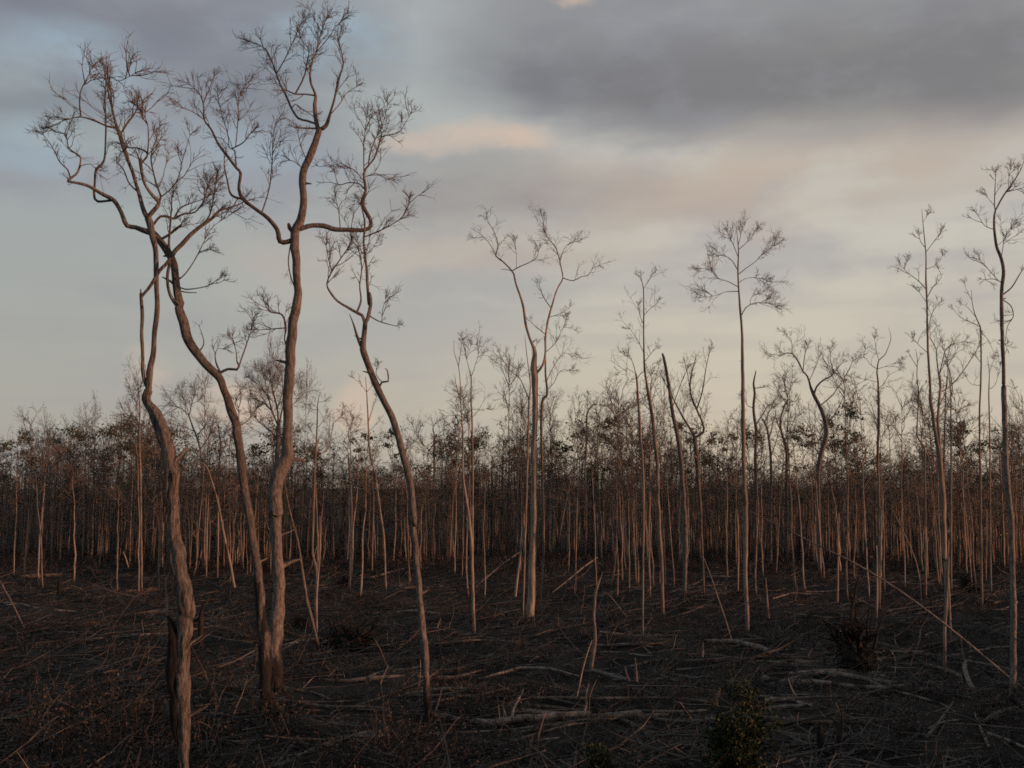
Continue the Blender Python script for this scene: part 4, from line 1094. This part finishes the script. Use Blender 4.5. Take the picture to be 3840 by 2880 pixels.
# thinner fallen trunks lying criss-cross in the tangle
trng = np.random.default_rng(909)
ZONES = [('slim log in the near tangle', 'slim trunks fallen in the right foreground', 32, (-0.12, 0.98), (25, 43)),
         ('slim log in the near brush', 'slim trunks fallen in the left foreground', 13, (-0.95, -0.02), (24, 37)),
         ('slim log before the forest edge', 'slim trunks fallen before the forest edge', 46, (-0.97, 0.97), (40, 76))]
for lab, grp, cnt, (u0, u1), (y0, y1) in ZONES:
    for k in range(cnt):
        y = trng.uniform(y0, y1)
        x = trng.uniform(u0, u1) * y * 0.5
        L = trng.uniform(1.8, 6.5)
        size = 'short ' if L < 3.2 else 'long ' if L > 5 else ''
        a = trng.normal(0, 0.5) if trng.random() < 0.6 else trng.uniform(0, 3.1)
        r = trng.uniform(0.03, 0.09)
        K = 14
        t_ = np.linspace(-0.5, 0.5, K)
        bend = trng.normal(0, 0.05) * L * (t_ ** 2 * 4 - 0.5)
        X = x + L * t_ * math.cos(a) - bend * math.sin(a)
        Yv = y + L * t_ * math.sin(a) + bend * math.cos(a)
        Zv = ground_z(X, Yv) + r * 0.8 + np.clip(trng.normal(0.06, 0.12), 0, 0.4) * (t_ + 0.5)
        pts = np.stack([X, Yv, Zv], 1)
        rad = r * np.linspace(1.15, 0.6, K)
        mb = MB()
        mb.add(*knobbly(pts, rad, 7, trng, 0.10))
        for e, d in ((0, pts[0] - pts[1]), (-1, pts[-1] - pts[-2])):
            dn = norm(d)
            mb.add(*tubes(np.array([[pts[e], pts[e] + dn * 0.03, pts[e] + dn * 0.05]]), np.array([[rad[e], rad[e] * 0.7, 0.004]]), 7))
        for q in range(int(trng.integers(0, 4))):
            i = int(trng.integers(2, K - 1))
            D = norm(np.cross(pts[i] - pts[i - 1], trng.standard_normal(3)) * 3 + (pts[i] - pts[i - 1]) + np.array([0, 0, 0.3]))
            mb.add(*tubes(grow(trng, pts[i][None], D[None], np.array([trng.uniform(0.3, 1.3)]), 5, 0.18, 0.0), np.linspace(r * 0.4, 0.006, 5)[None], 4))
        o = (float(X.mean()), float(Yv.mean()), 0.0)
        tag(link('fallen_log', mb.mesh('fallen_log', (M_LOG, M_DLOG, M_DLOG, M_LOG, M_DLOG)[int(trng.integers(5))], origin=o), loc=o), size + lab + ' ' + spot(x / (y * 0.5)), 'log', size + grp + ' ' + spot(x / (y * 0.5)))


# ------------------------------------------------------------------ upturned root masses
def root_mass(label, px, py, wpx, hpx, seed, tall=()):
    rng = np.random.default_rng(seed)
    Y = ground_depth(py)
    b0 = at_depth(px, py, Y)
    b0[2] = float(ground_z(b0[0], b0[1]))
    w, h = wpx * Y / FPX, hpx * Y / FPX
    root = bpy.data.objects.new('root_mass', None)
    root.location = b0
    COL.objects.link(root)
    tag(root, label, 'roots')
    mb = MB()
    # lumpy plate of soil and root wood
    th, ph = np.linspace(0, math.pi, 13), np.linspace(0, 2 * math.pi, 21)[:-1]
    TH, PHI = np.meshgrid(th, ph, indexing='ij')
    rr = 1 + 0.22 * rng.standard_normal(TH.shape)
    V = np.stack([w * 0.27 * np.sin(TH) * np.cos(PHI) * rr, w * 0.22 * np.sin(TH) * np.sin(PHI) * rr, h * 0.22 * np.cos(TH) * rr + h * 0.20], -1).reshape(-1, 3)
    a = (np.arange(12)[:, None] * 20 + np.arange(20)[None, :])
    b_ = (np.arange(12)[:, None] * 20 + (np.arange(20)[None, :] + 1) % 20)
    mb.add(V, np.stack([a, b_, b_ + 20, a + 20], -1).reshape(-1, 4))
    link('root_plate', mb.mesh('root_plate', M_CHAR, smooth=False), root)
    mb = MB()
    N = 80
    D = rng.standard_normal((N, 3)) * np.array([1.0, 0.6, 0.8]) + np.array([0, -0.1, 0.45])
    S = norm(D) * np.array([w * 0.25, w * 0.15, h * 0.2]) + np.array([0, 0, h * 0.28])
    P = grow(rng, S, D, rng.uniform(0.3, 0.9, N) * max(w, h) * 0.55, 7, 0.34, 0.02)
    mb.add(*tubes(P, np.linspace(1, 0.2, 7)[None] * rng.uniform(0.012, 0.035, N)[:, None] * max(w, h) * 0.55, 5))
    link('roots', mb.mesh('roots', M_CHAR), root)
    for (dx_, dz_, lean, r) in tall:
        P = grow(rng, np.array([[dx_ * w, 0, h * 0.3]]), np.array([[lean, 0.1, 1.0]]), np.array([dz_ * h]), 8, 0.10, 0.0)
        m2 = MB()
        m2.add(*tubes(P, np.linspace(r, r * 0.15, 8)[None], 6))
        link('root_spike', m2.mesh('root_spike', M_CHAR), root)


root_mass('big black upturned root mass with tall spikes, right half of the clearing', 3215, 2545, 210, 290, 1, ((-.12, 1.15, .12, .08), (-.05, .8, .02, .07), (.18, .7, .1, .05), (.3, .55, .35, .06), (-.25, .5, -.5, .05)))
root_mass('black tangle of burnt roots between the tallest and the bowed tree', 1310, 2445, 240, 150, 2, ((.25, .9, .7, .05), (-.1, .5, -.2, .05)))
root_mass('small dark root tangle at the forest edge left of the bowed tree', 1295, 2205, 90, 80, 3, ((-.2, .6, .6, .05),))
root_mass('dark root clump just left of the bent dark leaning pole foot', 1130, 2350, 70, 90, 4, ((0.1, .4, .3, .04),))
root_mass('low charred root clump by the long straight dark log in the middle', 1880, 2640, 120, 80, 5, ((.1, .5, .5, .03),))
root_mass('dark root clump right of the long leaning pole, behind the edge-cut tree', 3640, 2230, 120, 120, 6, ((.1, .7, .2, .05), (-.2, .5, -.3, .05)))


# ------------------------------------------------------------------ leaves
def leaf_quads(rng, C, size, droop=0.0):
    N = len(C)
    D = norm(rng.standard_normal((N, 3)) + np.array([0, 0, 0.2 - droop]))
    S = norm(np.cross(D, rng.standard_normal((N, 3))))
    L = (size * rng.uniform(0.6, 1.3, N))[:, None]
    Wd = L * 0.32
    V = np.stack([C, C + D * L * 0.5 + S * Wd, C + D * L, C + D * L * 0.5 - S * Wd], 1).reshape(-1, 3)
    return V, np.arange(4 * N).reshape(-1, 4)


def green_shrub(label, px, top_y, Y, width_px, seed, n=9, nl=2600, skirt=0.5):
    rng = np.random.default_rng(seed)
    top = at_depth(px, top_y, Y)
    base = np.array([top[0], Y, float(ground_z(top[0], Y))])
    H = top[2] - base[2]
    w = width_px * Y / FPX
    root = bpy.data.objects.new('green_shrub', None)
    root.location = base
    COL.objects.link(root)
    tag(root, label, 'shrub')
    mb = MB()
    ang = rng.uniform(0, 2 * math.pi, n)
    D = np.stack([np.cos(ang) * 0.35, np.sin(ang) * 0.35, np.ones(n)], 1)
    D[0] = (0.02, 0, 1)
    L = H * rng.uniform(0.55, 0.85, n)
    L[0] = H * 0.95
    L[1:3] = H * 0.88
    P = grow(rng, np.zeros((n, 3)), D, L, 8, 0.10, 0.12)
    P[0, :, 0] *= 0.3
    mb.add(*tubes(P, np.linspace(0.022, 0.005, 8)[None].repeat(n, 0), 5))
    S, D2, L2, tt = spawn(rng, P, L, 9, 0.15, (0.5, 1.0), (0.2, 0.4))
    P2 = grow(rng, S, D2, L2, 5, 0.18, 0.1)
    mb.add(*tubes(P2, np.linspace(0.009, 0.003, 5)[None].repeat(len(S), 0), 3))
    link('stem', mb.mesh('stem', M_DLOG), root)
    mb = MB()
    idx = rng.integers(0, len(P2), nl)
    f = rng.random(nl) * 3.99
    i0 = f.astype(int)
    fr = (f - i0)[:, None]
    C = P2[idx, i0] * (1 - fr) + P2[idx, i0 + 1] * fr + rng.standard_normal((nl, 3)) * 0.05
    f2 = rng.random(nl // 5) * 6.99
    j = rng.integers(0, n, nl // 5)
    i1 = f2.astype(int)
    C2 = P[j, i1] * (1 - (f2 - i1)[:, None]) + P[j, i1 + 1] * (f2 - i1)[:, None] + rng.standard_normal((nl // 5, 3)) * 0.04
    C = np.vstack([C, C2])
    mb.add(*leaf_quads(rng, C, 0.075, 0.2))
    link('leaves', mb.mesh('leaves', M_GREEN, smooth=False), root)


green_shrub('leafy dark green shrub at the bottom right of centre, tallest green plant', 2762, 2540, 20.0, 260, 1, 14, 8000)
green_shrub('low green bush touching the bottom edge left of the leafy dark green shrub', 2235, 2790, 22.3, 260, 2, 10, 2400)
green_shrub('tiny green tuft at the foot of the forked centre tree', 1995, 2335, 46.2, 60, 3, 6, 260)


# ------------------------------------------------------------------ forest stand
def proto(rng, H, leafy=0, lean=0.02, crown_from=0.55, nb=9, rich=1.0, low=False, thick=1.0):
    """trunk and crown arrays for one forest tree at the origin"""
    K = 12 if not low else 5
    z = np.linspace(-0.2, H, K)
    off = np.cumsum(rng.standard_normal((K, 2)) * H * (0.004 if not low else 0.006), 0)
    off -= off[0]
    pts = np.stack([off[:, 0] + lean * z * rng.standard_normal(), off[:, 1], z], 1)
    r = 0.058 * thick * (H / 10) * (1 - 0.72 * np.linspace(0, 1, K)) * rng.uniform(0.8, 1.25)
    r[0] *= 1.3
    tv, tq = tubes(pts[None], r[None], 5 if not low else 3)
    mb = MB()
    t = rng.uniform(crown_from, 0.98, nb)
    S = np.stack([np.interp(t, np.linspace(0, 1, K), pts[:, i]) for i in range(3)], 1)
    a = rng.uniform(0, 2 * math.pi, nb)
    D = np.stack([np.cos(a) * 0.8, np.sin(a) * 0.8, rng.uniform(0.35, 1.2, nb)], 1)
    L = H * rng.uniform(0.10, 0.24, nb) * (1.25 - 0.5 * t)
    k1 = 6 if not low else 3
    P = grow(rng, S, D, L, k1, 0.24, 0.12)
    rb = 0.026 * (H / 10) * thick
    rbs = np.linspace(rb, rb * 0.35, k1)[None].repeat(nb, 0)
    mb.add(*(ribbons(P, rbs, rng) if low else tubes(P, rbs, 3)))
    n2 = int((6 if not low else 4) * rich)
    S2, D2, L2, _ = spawn(rng, P, L, n2, 0.15, (0.4, 1.1), (0.4, 0.75))
    k2 = 4 if not low else 2
    P2 = grow(rng, S2, D2, L2, k2, 0.22, 0.12)
    rt = 0.010 if not low else 0.015
    rts = np.linspace(rt, rt * 0.6, k2)[None].repeat(len(S2), 0)
    mb.add(*(ribbons(P2, rts, rng) if low else tubes(P2, rts, 3)))
    if not low:
        S3, D3, L3, _ = spawn(rng, P2, L2, 4, 0.2, (0.4, 1.0), (0.4, 0.7))
        P3 = grow(rng, S3, D3, L3, 3, 0.2, 0.1)
        mb.add(*ribbons(P3, np.full((len(S3), 3), 0.008), rng))
    cv, cq = np.concatenate(mb.v), np.concatenate(mb.q)
    lv = lq = None
    if leafy:
        mb2 = MB()
        ends = P[:, -1]
        C = []
        for e in ends[: max(3, int(nb * 0.8))]:
            m_ = int(leafy * rng.uniform(0.5, 1.3))
            C.append(e + rng.standard_normal((m_, 3)) * np.array([0.34, 0.34, 0.15]) * rng.uniform(0.5, 1.5))
        mb2.add(*leaf_quads(rng, np.concatenate(C), 0.22))
        lv, lq = np.concatenate(mb2.v), np.concatenate(mb2.q)
    return (tv, tq), (cv, cq), ((lv, lq) if leafy else None)


def mesh_of(vq, name, mat, smooth=True):
    mb = MB()
    mb.add(*vq)
    return mb.mesh(name, mat, smooth)


frng = np.random.default_rng(77)
PROTOS = []
for k in range(14):
    lf = 0
    tr, cr, _ = proto(frng, 10.0, 0, 0.03, frng.uniform(0.5, 0.85), int(frng.integers(6, 14)), frng.uniform(0.8, 1.4))
    PROTOS.append((mesh_of(tr, 'trunk', M_POLE), mesh_of(cr, 'crown', M_TWIG), None))
LEAFY = []
for k in range(5):
    tr, cr, lf = proto(frng, 10.0, 60, 0.05, 0.62, 12, 1.0)
    LEAFY.append((mesh_of(tr, 'trunk', M_BARK), mesh_of(cr, 'crown', M_TWIG), mesh_of(lf, 'foliage', M_LEAF, False)))


def place(pr, name, x, y, s, rz, tilt, label, group, cat='tree', snapped=False):
    root = bpy.data.objects.new(name, None)
    root.location = (x, y, float(ground_z(x, y)))
    root.rotation_euler = (tilt[0], tilt[1], rz)
    root.scale = (s[0], s[0], s[1])
    root.empty_display_size = 0.3
    COL.objects.link(root)
    tag(root, label, cat, group)
    for me, nm in zip(pr, ('trunk', 'crown', 'foliage')):
        if me is not None and not (snapped and nm == 'crown'):
            link(nm, me, root)


def x_at(u, y):
    """u in -1..1 across the picture at distance y"""
    return u * y * (PW / 2 / FPX)


def canopy(u):
    """the stand's height swells and dips along the edge"""
    u = np.asarray(u, float)
    return 1.02 + 0.11 * np.sin(u * 7.0 + 0.6) + 0.10 * np.sin(u * 17.0 + 2.0) + 0.08 * np.sin(u * 41.0) - 0.10 * np.clip(u - 0.3, 0, 1)


def tallness(h):
    return 'short' if h < 0.8 else 'tall' if h > 1.05 else 'middling'


# scattered thin trees in front of the stand, mostly on the right half
for k in range(62):
    y = frng.uniform(56, 79)
    u = frng.uniform(-1.03, 1.03)
    if u < 0.0 and frng.random() < 0.45:
        u = -u
    hz = frng.uniform(0.55, 1.12) * (1.22 if u > 0.1 else 1.0)
    place(PROTOS[int(frng.integers(14))], 'thin_tree', x_at(u, y), y, (frng.uniform(0.75, 1.15), hz), frng.uniform(0, 6.28), (frng.normal() * 0.02, frng.normal() * 0.03),
          tallness(hz) + ' thin tree in the scrub ' + spot(u), tallness(hz) + ' thin trees before the forest ' + spot(u))
# the front rows of the stand
for k in range(250):
    y = 77 + 28 * frng.random() ** 1.1
    u = frng.uniform(-1.05, 1.05)
    y += 5.0 * math.sin(u * 5.0 + 1.0) + 3.0 * math.sin(u * 14.0)
    if frng.random() < 0.14:
        place(PROTOS[int(frng.integers(14))], 'snapped_pole', x_at(u, y), y, (frng.uniform(0.8, 1.5), frng.uniform(0.2, 0.75)), frng.uniform(0, 6.28), (frng.normal() * 0.05, frng.normal() * 0.10),
              'snapped crownless forest stem ' + spot(u), 'snapped stems ' + spot(u), 'pole', True)
        continue
    hz = frng.uniform(0.6, 1.28) * float(canopy(u)) * (1.35 if frng.random() < 0.07 else 1.0)
    place(PROTOS[int(frng.integers(14))], 'forest_tree', x_at(u, y), y, (0.6 + 0.9 * frng.random() ** 1.4, hz), frng.uniform(0, 6.28), (frng.normal() * 0.02, frng.normal() * 0.03),
          tallness(hz) + ' slender bare forest tree ' + spot(u), tallness(hz) + ' forest front trees ' + spot(u))
# trees that kept some dull green leaves
LEAFU = [(-.93, 1.02), (-.86, 1.05), (-.80, 1.0), (-.74, 1.1), (-.70, .95), (-.66, 1.05), (-.47, .96), (-.50, .9), (-.24, .95), (-.27, .9), (.02, .9), (-.08, .95), (.14, 1.0), (.18, 1.02), (.22, .98), (.33, 1.0), (.38, 1.0), (.43, .95), (.47, 1.05), (.57, 1.05), (.60, .95),
         (.655, 1.22), (.63, 1.1), (.72, .8), (.87, 1.05), (.90, 1.0), (.93, .9), (-.98, .95), (-.38, .85), (.08, .88)]
for u, hs in LEAFU:
    y = frng.uniform(88, 104)
    place(LEAFY[int(frng.integers(5))], 'leafy_tree', x_at(u, y), y, (frng.uniform(0.9, 1.25), hs * 1.1), frng.uniform(0, 6.28), (0, frng.normal() * 0.02),
          'green leafed forest tree ' + spot(u), 'green leafed forest trees ' + spot(u))


def scatter(name, mat, arrays, X, Y, S, SZ, RZ, label, cat, smooth=True, Z=None, tiltx=None):
    """join transformed copies of prototype arrays into one mesh"""
    mb = MB()
    which = (RNG.random(len(X)) * len(arrays)).astype(int)
    Z = ground_z(X, Y) if Z is None else Z
    for k, (v, q) in enumerate(arrays):
        sel = np.where(which == k)[0]
        if len(sel) == 0:
            continue
        c, s = np.cos(RZ[sel])[:, None], np.sin(RZ[sel])[:, None]
        vx, vy, vz = v[:, 0][None] * S[sel][:, None], v[:, 1][None] * S[sel][:, None], v[:, 2][None] * SZ[sel][:, None]
        if tiltx is not None:
            vx = vx + vz * tiltx[sel][:, None]
        O = np.stack([vx * c - vy * s + X[sel][:, None], vx * s + vy * c + Y[sel][:, None], vz + Z[sel][:, None]], -1)
        Q = q[None] + (np.arange(len(sel)) * len(v))[:, None, None]
        mb.add(O.reshape(-1, 3), Q.reshape(-1, 4))
    o = link(name, mb.mesh(name, mat, smooth))
    return tag(o, label, cat, kind='stuff')


lowT, lowC, lowL = [], [], []
for k in range(10):
    tr, cr, lf = proto(frng, 10.0, 20, 0.03, frng.uniform(0.25, 0.9), 8, 1.1, low=True)
    lowT.append(tr)
    lowC.append(cr)
    lowL.append(lf)
NF = 3600
fy = 83 + 130 * frng.random(NF) ** 1.6
fx = frng.uniform(-1.15, 1.15, NF) * fy * 0.515
fy = fy + 7.0 * np.sin(fx * 0.11 + 1.0) + 4.0 * np.sin(fx * 0.31) + 3.0
fs, fz, frz = 0.5 + 1.2 * frng.random(NF) ** 1.5, frng.uniform(0.50, 1.06, NF), frng.uniform(0, 6.28, NF)
fz = fz * canopy(fx / (fy * 0.515))
ftilt = frng.normal(0, 0.02, NF)
RNG = np.random.default_rng(5)
scatter('forest_trunks', M_POLE, lowT, fx, fy, fs, fz, frz, 'mass of bare trunks deep in the forest', 'forest', tiltx=ftilt)
RNG = np.random.default_rng(5)
scatter('forest_twigs', M_TWIG, lowC, fx, fy, fs, fz, frz, 'brown haze of bare twigs over the deep forest', 'forest', tiltx=ftilt)
NL = 620
RNG = np.random.default_rng(5)
scatter('forest_leaf_clumps', M_LEAF, lowL, fx[:NL], fy[:NL], fs[:NL], fz[:NL], frz[:NL], 'dull green leaf clumps scattered deep in the forest', 'forest', smooth=False, tiltx=ftilt[:NL])
# far stand closing the view
NB = 2200
fy = 215 + 420 * frng.random(NB)
fx = frng.uniform(-1.15, 1.15, NB) * fy * 0.515
RNG = np.random.default_rng(6)
scatter('far_forest_trunks', M_POLE, lowT, fx, fy, frng.uniform(1.4, 2.6, NB), frng.uniform(0.6, 1.1, NB), frng.uniform(0, 6.28, NB), 'farthest rows of trunks closing the forest', 'forest')
RNG = np.random.default_rng(6)
scatter('far_forest_twigs', M_TWIG, lowC, fx, fy, frng.uniform(1.4, 2.2, NB), frng.uniform(0.6, 1.1, NB), frng.uniform(0, 6.28, NB), 'farthest bare treetops closing the forest', 'forest')
# ------------------------------------------------------------------ ground cover
RNG = np.random.default_rng(21)


def brush_proto(rng, n, h, leaf, lr=0.05, spread=0.6):
    mb = MB()
    a = rng.uniform(0, 6.28, n)
    D = np.stack([np.cos(a) * spread, np.sin(a) * spread, rng.uniform(0.5, 1.2, n)], 1)
    S = np.concatenate([rng.standard_normal((n, 2)) * 0.15, np.full((n, 1), -0.05)], 1)
    P = grow(rng, S, D, h * rng.uniform(0.5, 1.2, n), 5, 0.22, -0.08)
    mb.add(*ribbons(P, np.linspace(0.010, 0.004, 5)[None].repeat(n, 0), rng))
    if leaf:
        idx = rng.integers(0, n, leaf)
        k = rng.integers(2, 5, leaf)
        mb.add(*leaf_quads(rng, P[idx, k] + rng.standard_normal((leaf, 3)) * 0.06, lr, 0.3))
    return np.concatenate(mb.v), np.concatenate(mb.q)


brng = np.random.default_rng(31)
BR = [brush_proto(brng, 10, 0.75, 18, 0.085) for _ in range(8)]
FE = [brush_proto(brng, 9, 0.95, 34, 0.085, 0.4) for _ in range(8)]


def field(n, y0, y1, p, rng):
    y = y0 + (y1 - y0) * rng.random(n) ** p
    x = rng.uniform(-1.08, 1.08, n) * y * 0.515
    # growth stands thinner right in front of the fallen logs
    LP = np.concatenate(LOG_PTS)
    hide = np.zeros(n, bool)
    for k in range(0, n, 500):
        ddx = np.abs(x[k:k + 500, None] - LP[None, :, 0] * (y[k:k + 500, None] / LP[None, :, 1]))
        ddy = LP[None, :, 1] - y[k:k + 500, None]
        hide[k:k + 500] = ((ddx < 0.32) & (ddy > -0.15) & (ddy < 2.2)).any(1)
    ok = ~hide | (rng.random(n) < 0.22)
    return x[ok], y[ok]


x, y = field(6000, 18.5, 84, 1.5, brng)
# tall brush added out of view on the right, to shade the foreground
ye = brng.uniform(14, 46, 700)
xe = ye * 0.515 * 1.06 + brng.uniform(0.5, 24, 700)
bs, bz = np.concatenate([brng.uniform(0.6, 1.5, len(x)), brng.uniform(1.6, 2.4, 700)]), np.concatenate([brng.uniform(0.22, 0.75, len(x)), brng.uniform(2.2, 3.6, 700)])
x, y = np.concatenate([x, xe]), np.concatenate([y, ye])
scatter('dry_brush', M_BRUSH, BR, x, y, bs, bz, brng.uniform(0, 6.28, len(x)), 'grey brown dry brush covering the burnt ground, with unseen tall brush added for shade', 'brush', smooth=False)
# reddish dead fern, thick at lower left, in patches elsewhere
x, y = field(6500, 18.5, 90, 1.4, brng)
patch = np.sin(x * 0.55 + 1.3) + np.sin(y * 0.42 + x * 0.2) + np.where((x < -0.5) & (y < 30), 1.2, 0) + np.where(y > 55, 0.5, 0)
keep = patch + brng.normal(0, 0.7, len(x)) > 0.3
x, y = x[keep], y[keep]
scatter('dead_fern', M_FERN, FE, x, y, brng.uniform(0.6, 1.3, len(x)), np.where((x < -1) & (y < 33), brng.uniform(0.5, 1.25, len(x)), brng.uniform(0.25, 0.75, len(x))), brng.uniform(0, 6.28, len(x)), 'reddish dead fern in patches on the ground', 'fern', smooth=False)
# scrub hiding the foot of the stand
ue = brng.uniform(-1.06, 1.06, 1300)
yu = 74 + 22 * brng.random(1300)
scatter('forest_undergrowth', M_FERN, FE, ue * yu * 0.515, yu, brng.uniform(0.9, 2.0, 1300), brng.uniform(0.6, 1.9, 1300), brng.uniform(0, 6.28, 1300), 'reddish brown scrub along the foot of the forest', 'scrub', smooth=False)
# fallen sticks
ST = []
for k in range(14):
    Lk = brng.uniform(0.5, 3.6)
    P = grow(brng, np.array([[-Lk / 2, 0, 0.06]]), np.array([[1, 0, brng.uniform(-0.03, 0.12)]]), np.array([Lk]), 6, 0.10, 0.0)
    r = brng.uniform(0.012, 0.035)
    m2 = MB()
    m2.add(*tubes(P, np.linspace(r, r * 0.4, 6)[None], 3))
    S, D, L, _ = spawn(brng, P, np.array([Lk]), 3, 0.2, (0.4, 1.0), (0.15, 0.4))
    m2.add(*ribbons(grow(brng, S, D + np.array([0, 0, .25]), L, 4, 0.15, 0.0), np.linspace(r * 0.5, r * 0.2, 4)[None].repeat(3, 0), brng))
    ST.append((np.concatenate(m2.v), np.concatenate(m2.q)))
x, y = field(4600, 18.5, 86, 1.45, brng)
rz = brng.normal(0, 0.55, len(x)) + np.where(brng.random(len(x)) < 0.35, brng.uniform(0, 3.1, len(x)), 0)
scatter('fallen_sticks', M_LITTER, ST, x, y, brng.uniform(0.6, 1.5, len(x)), brng.uniform(0.6, 1.6, len(x)), rz, 'litter of fallen sticks strewn over the ground', 'sticks')
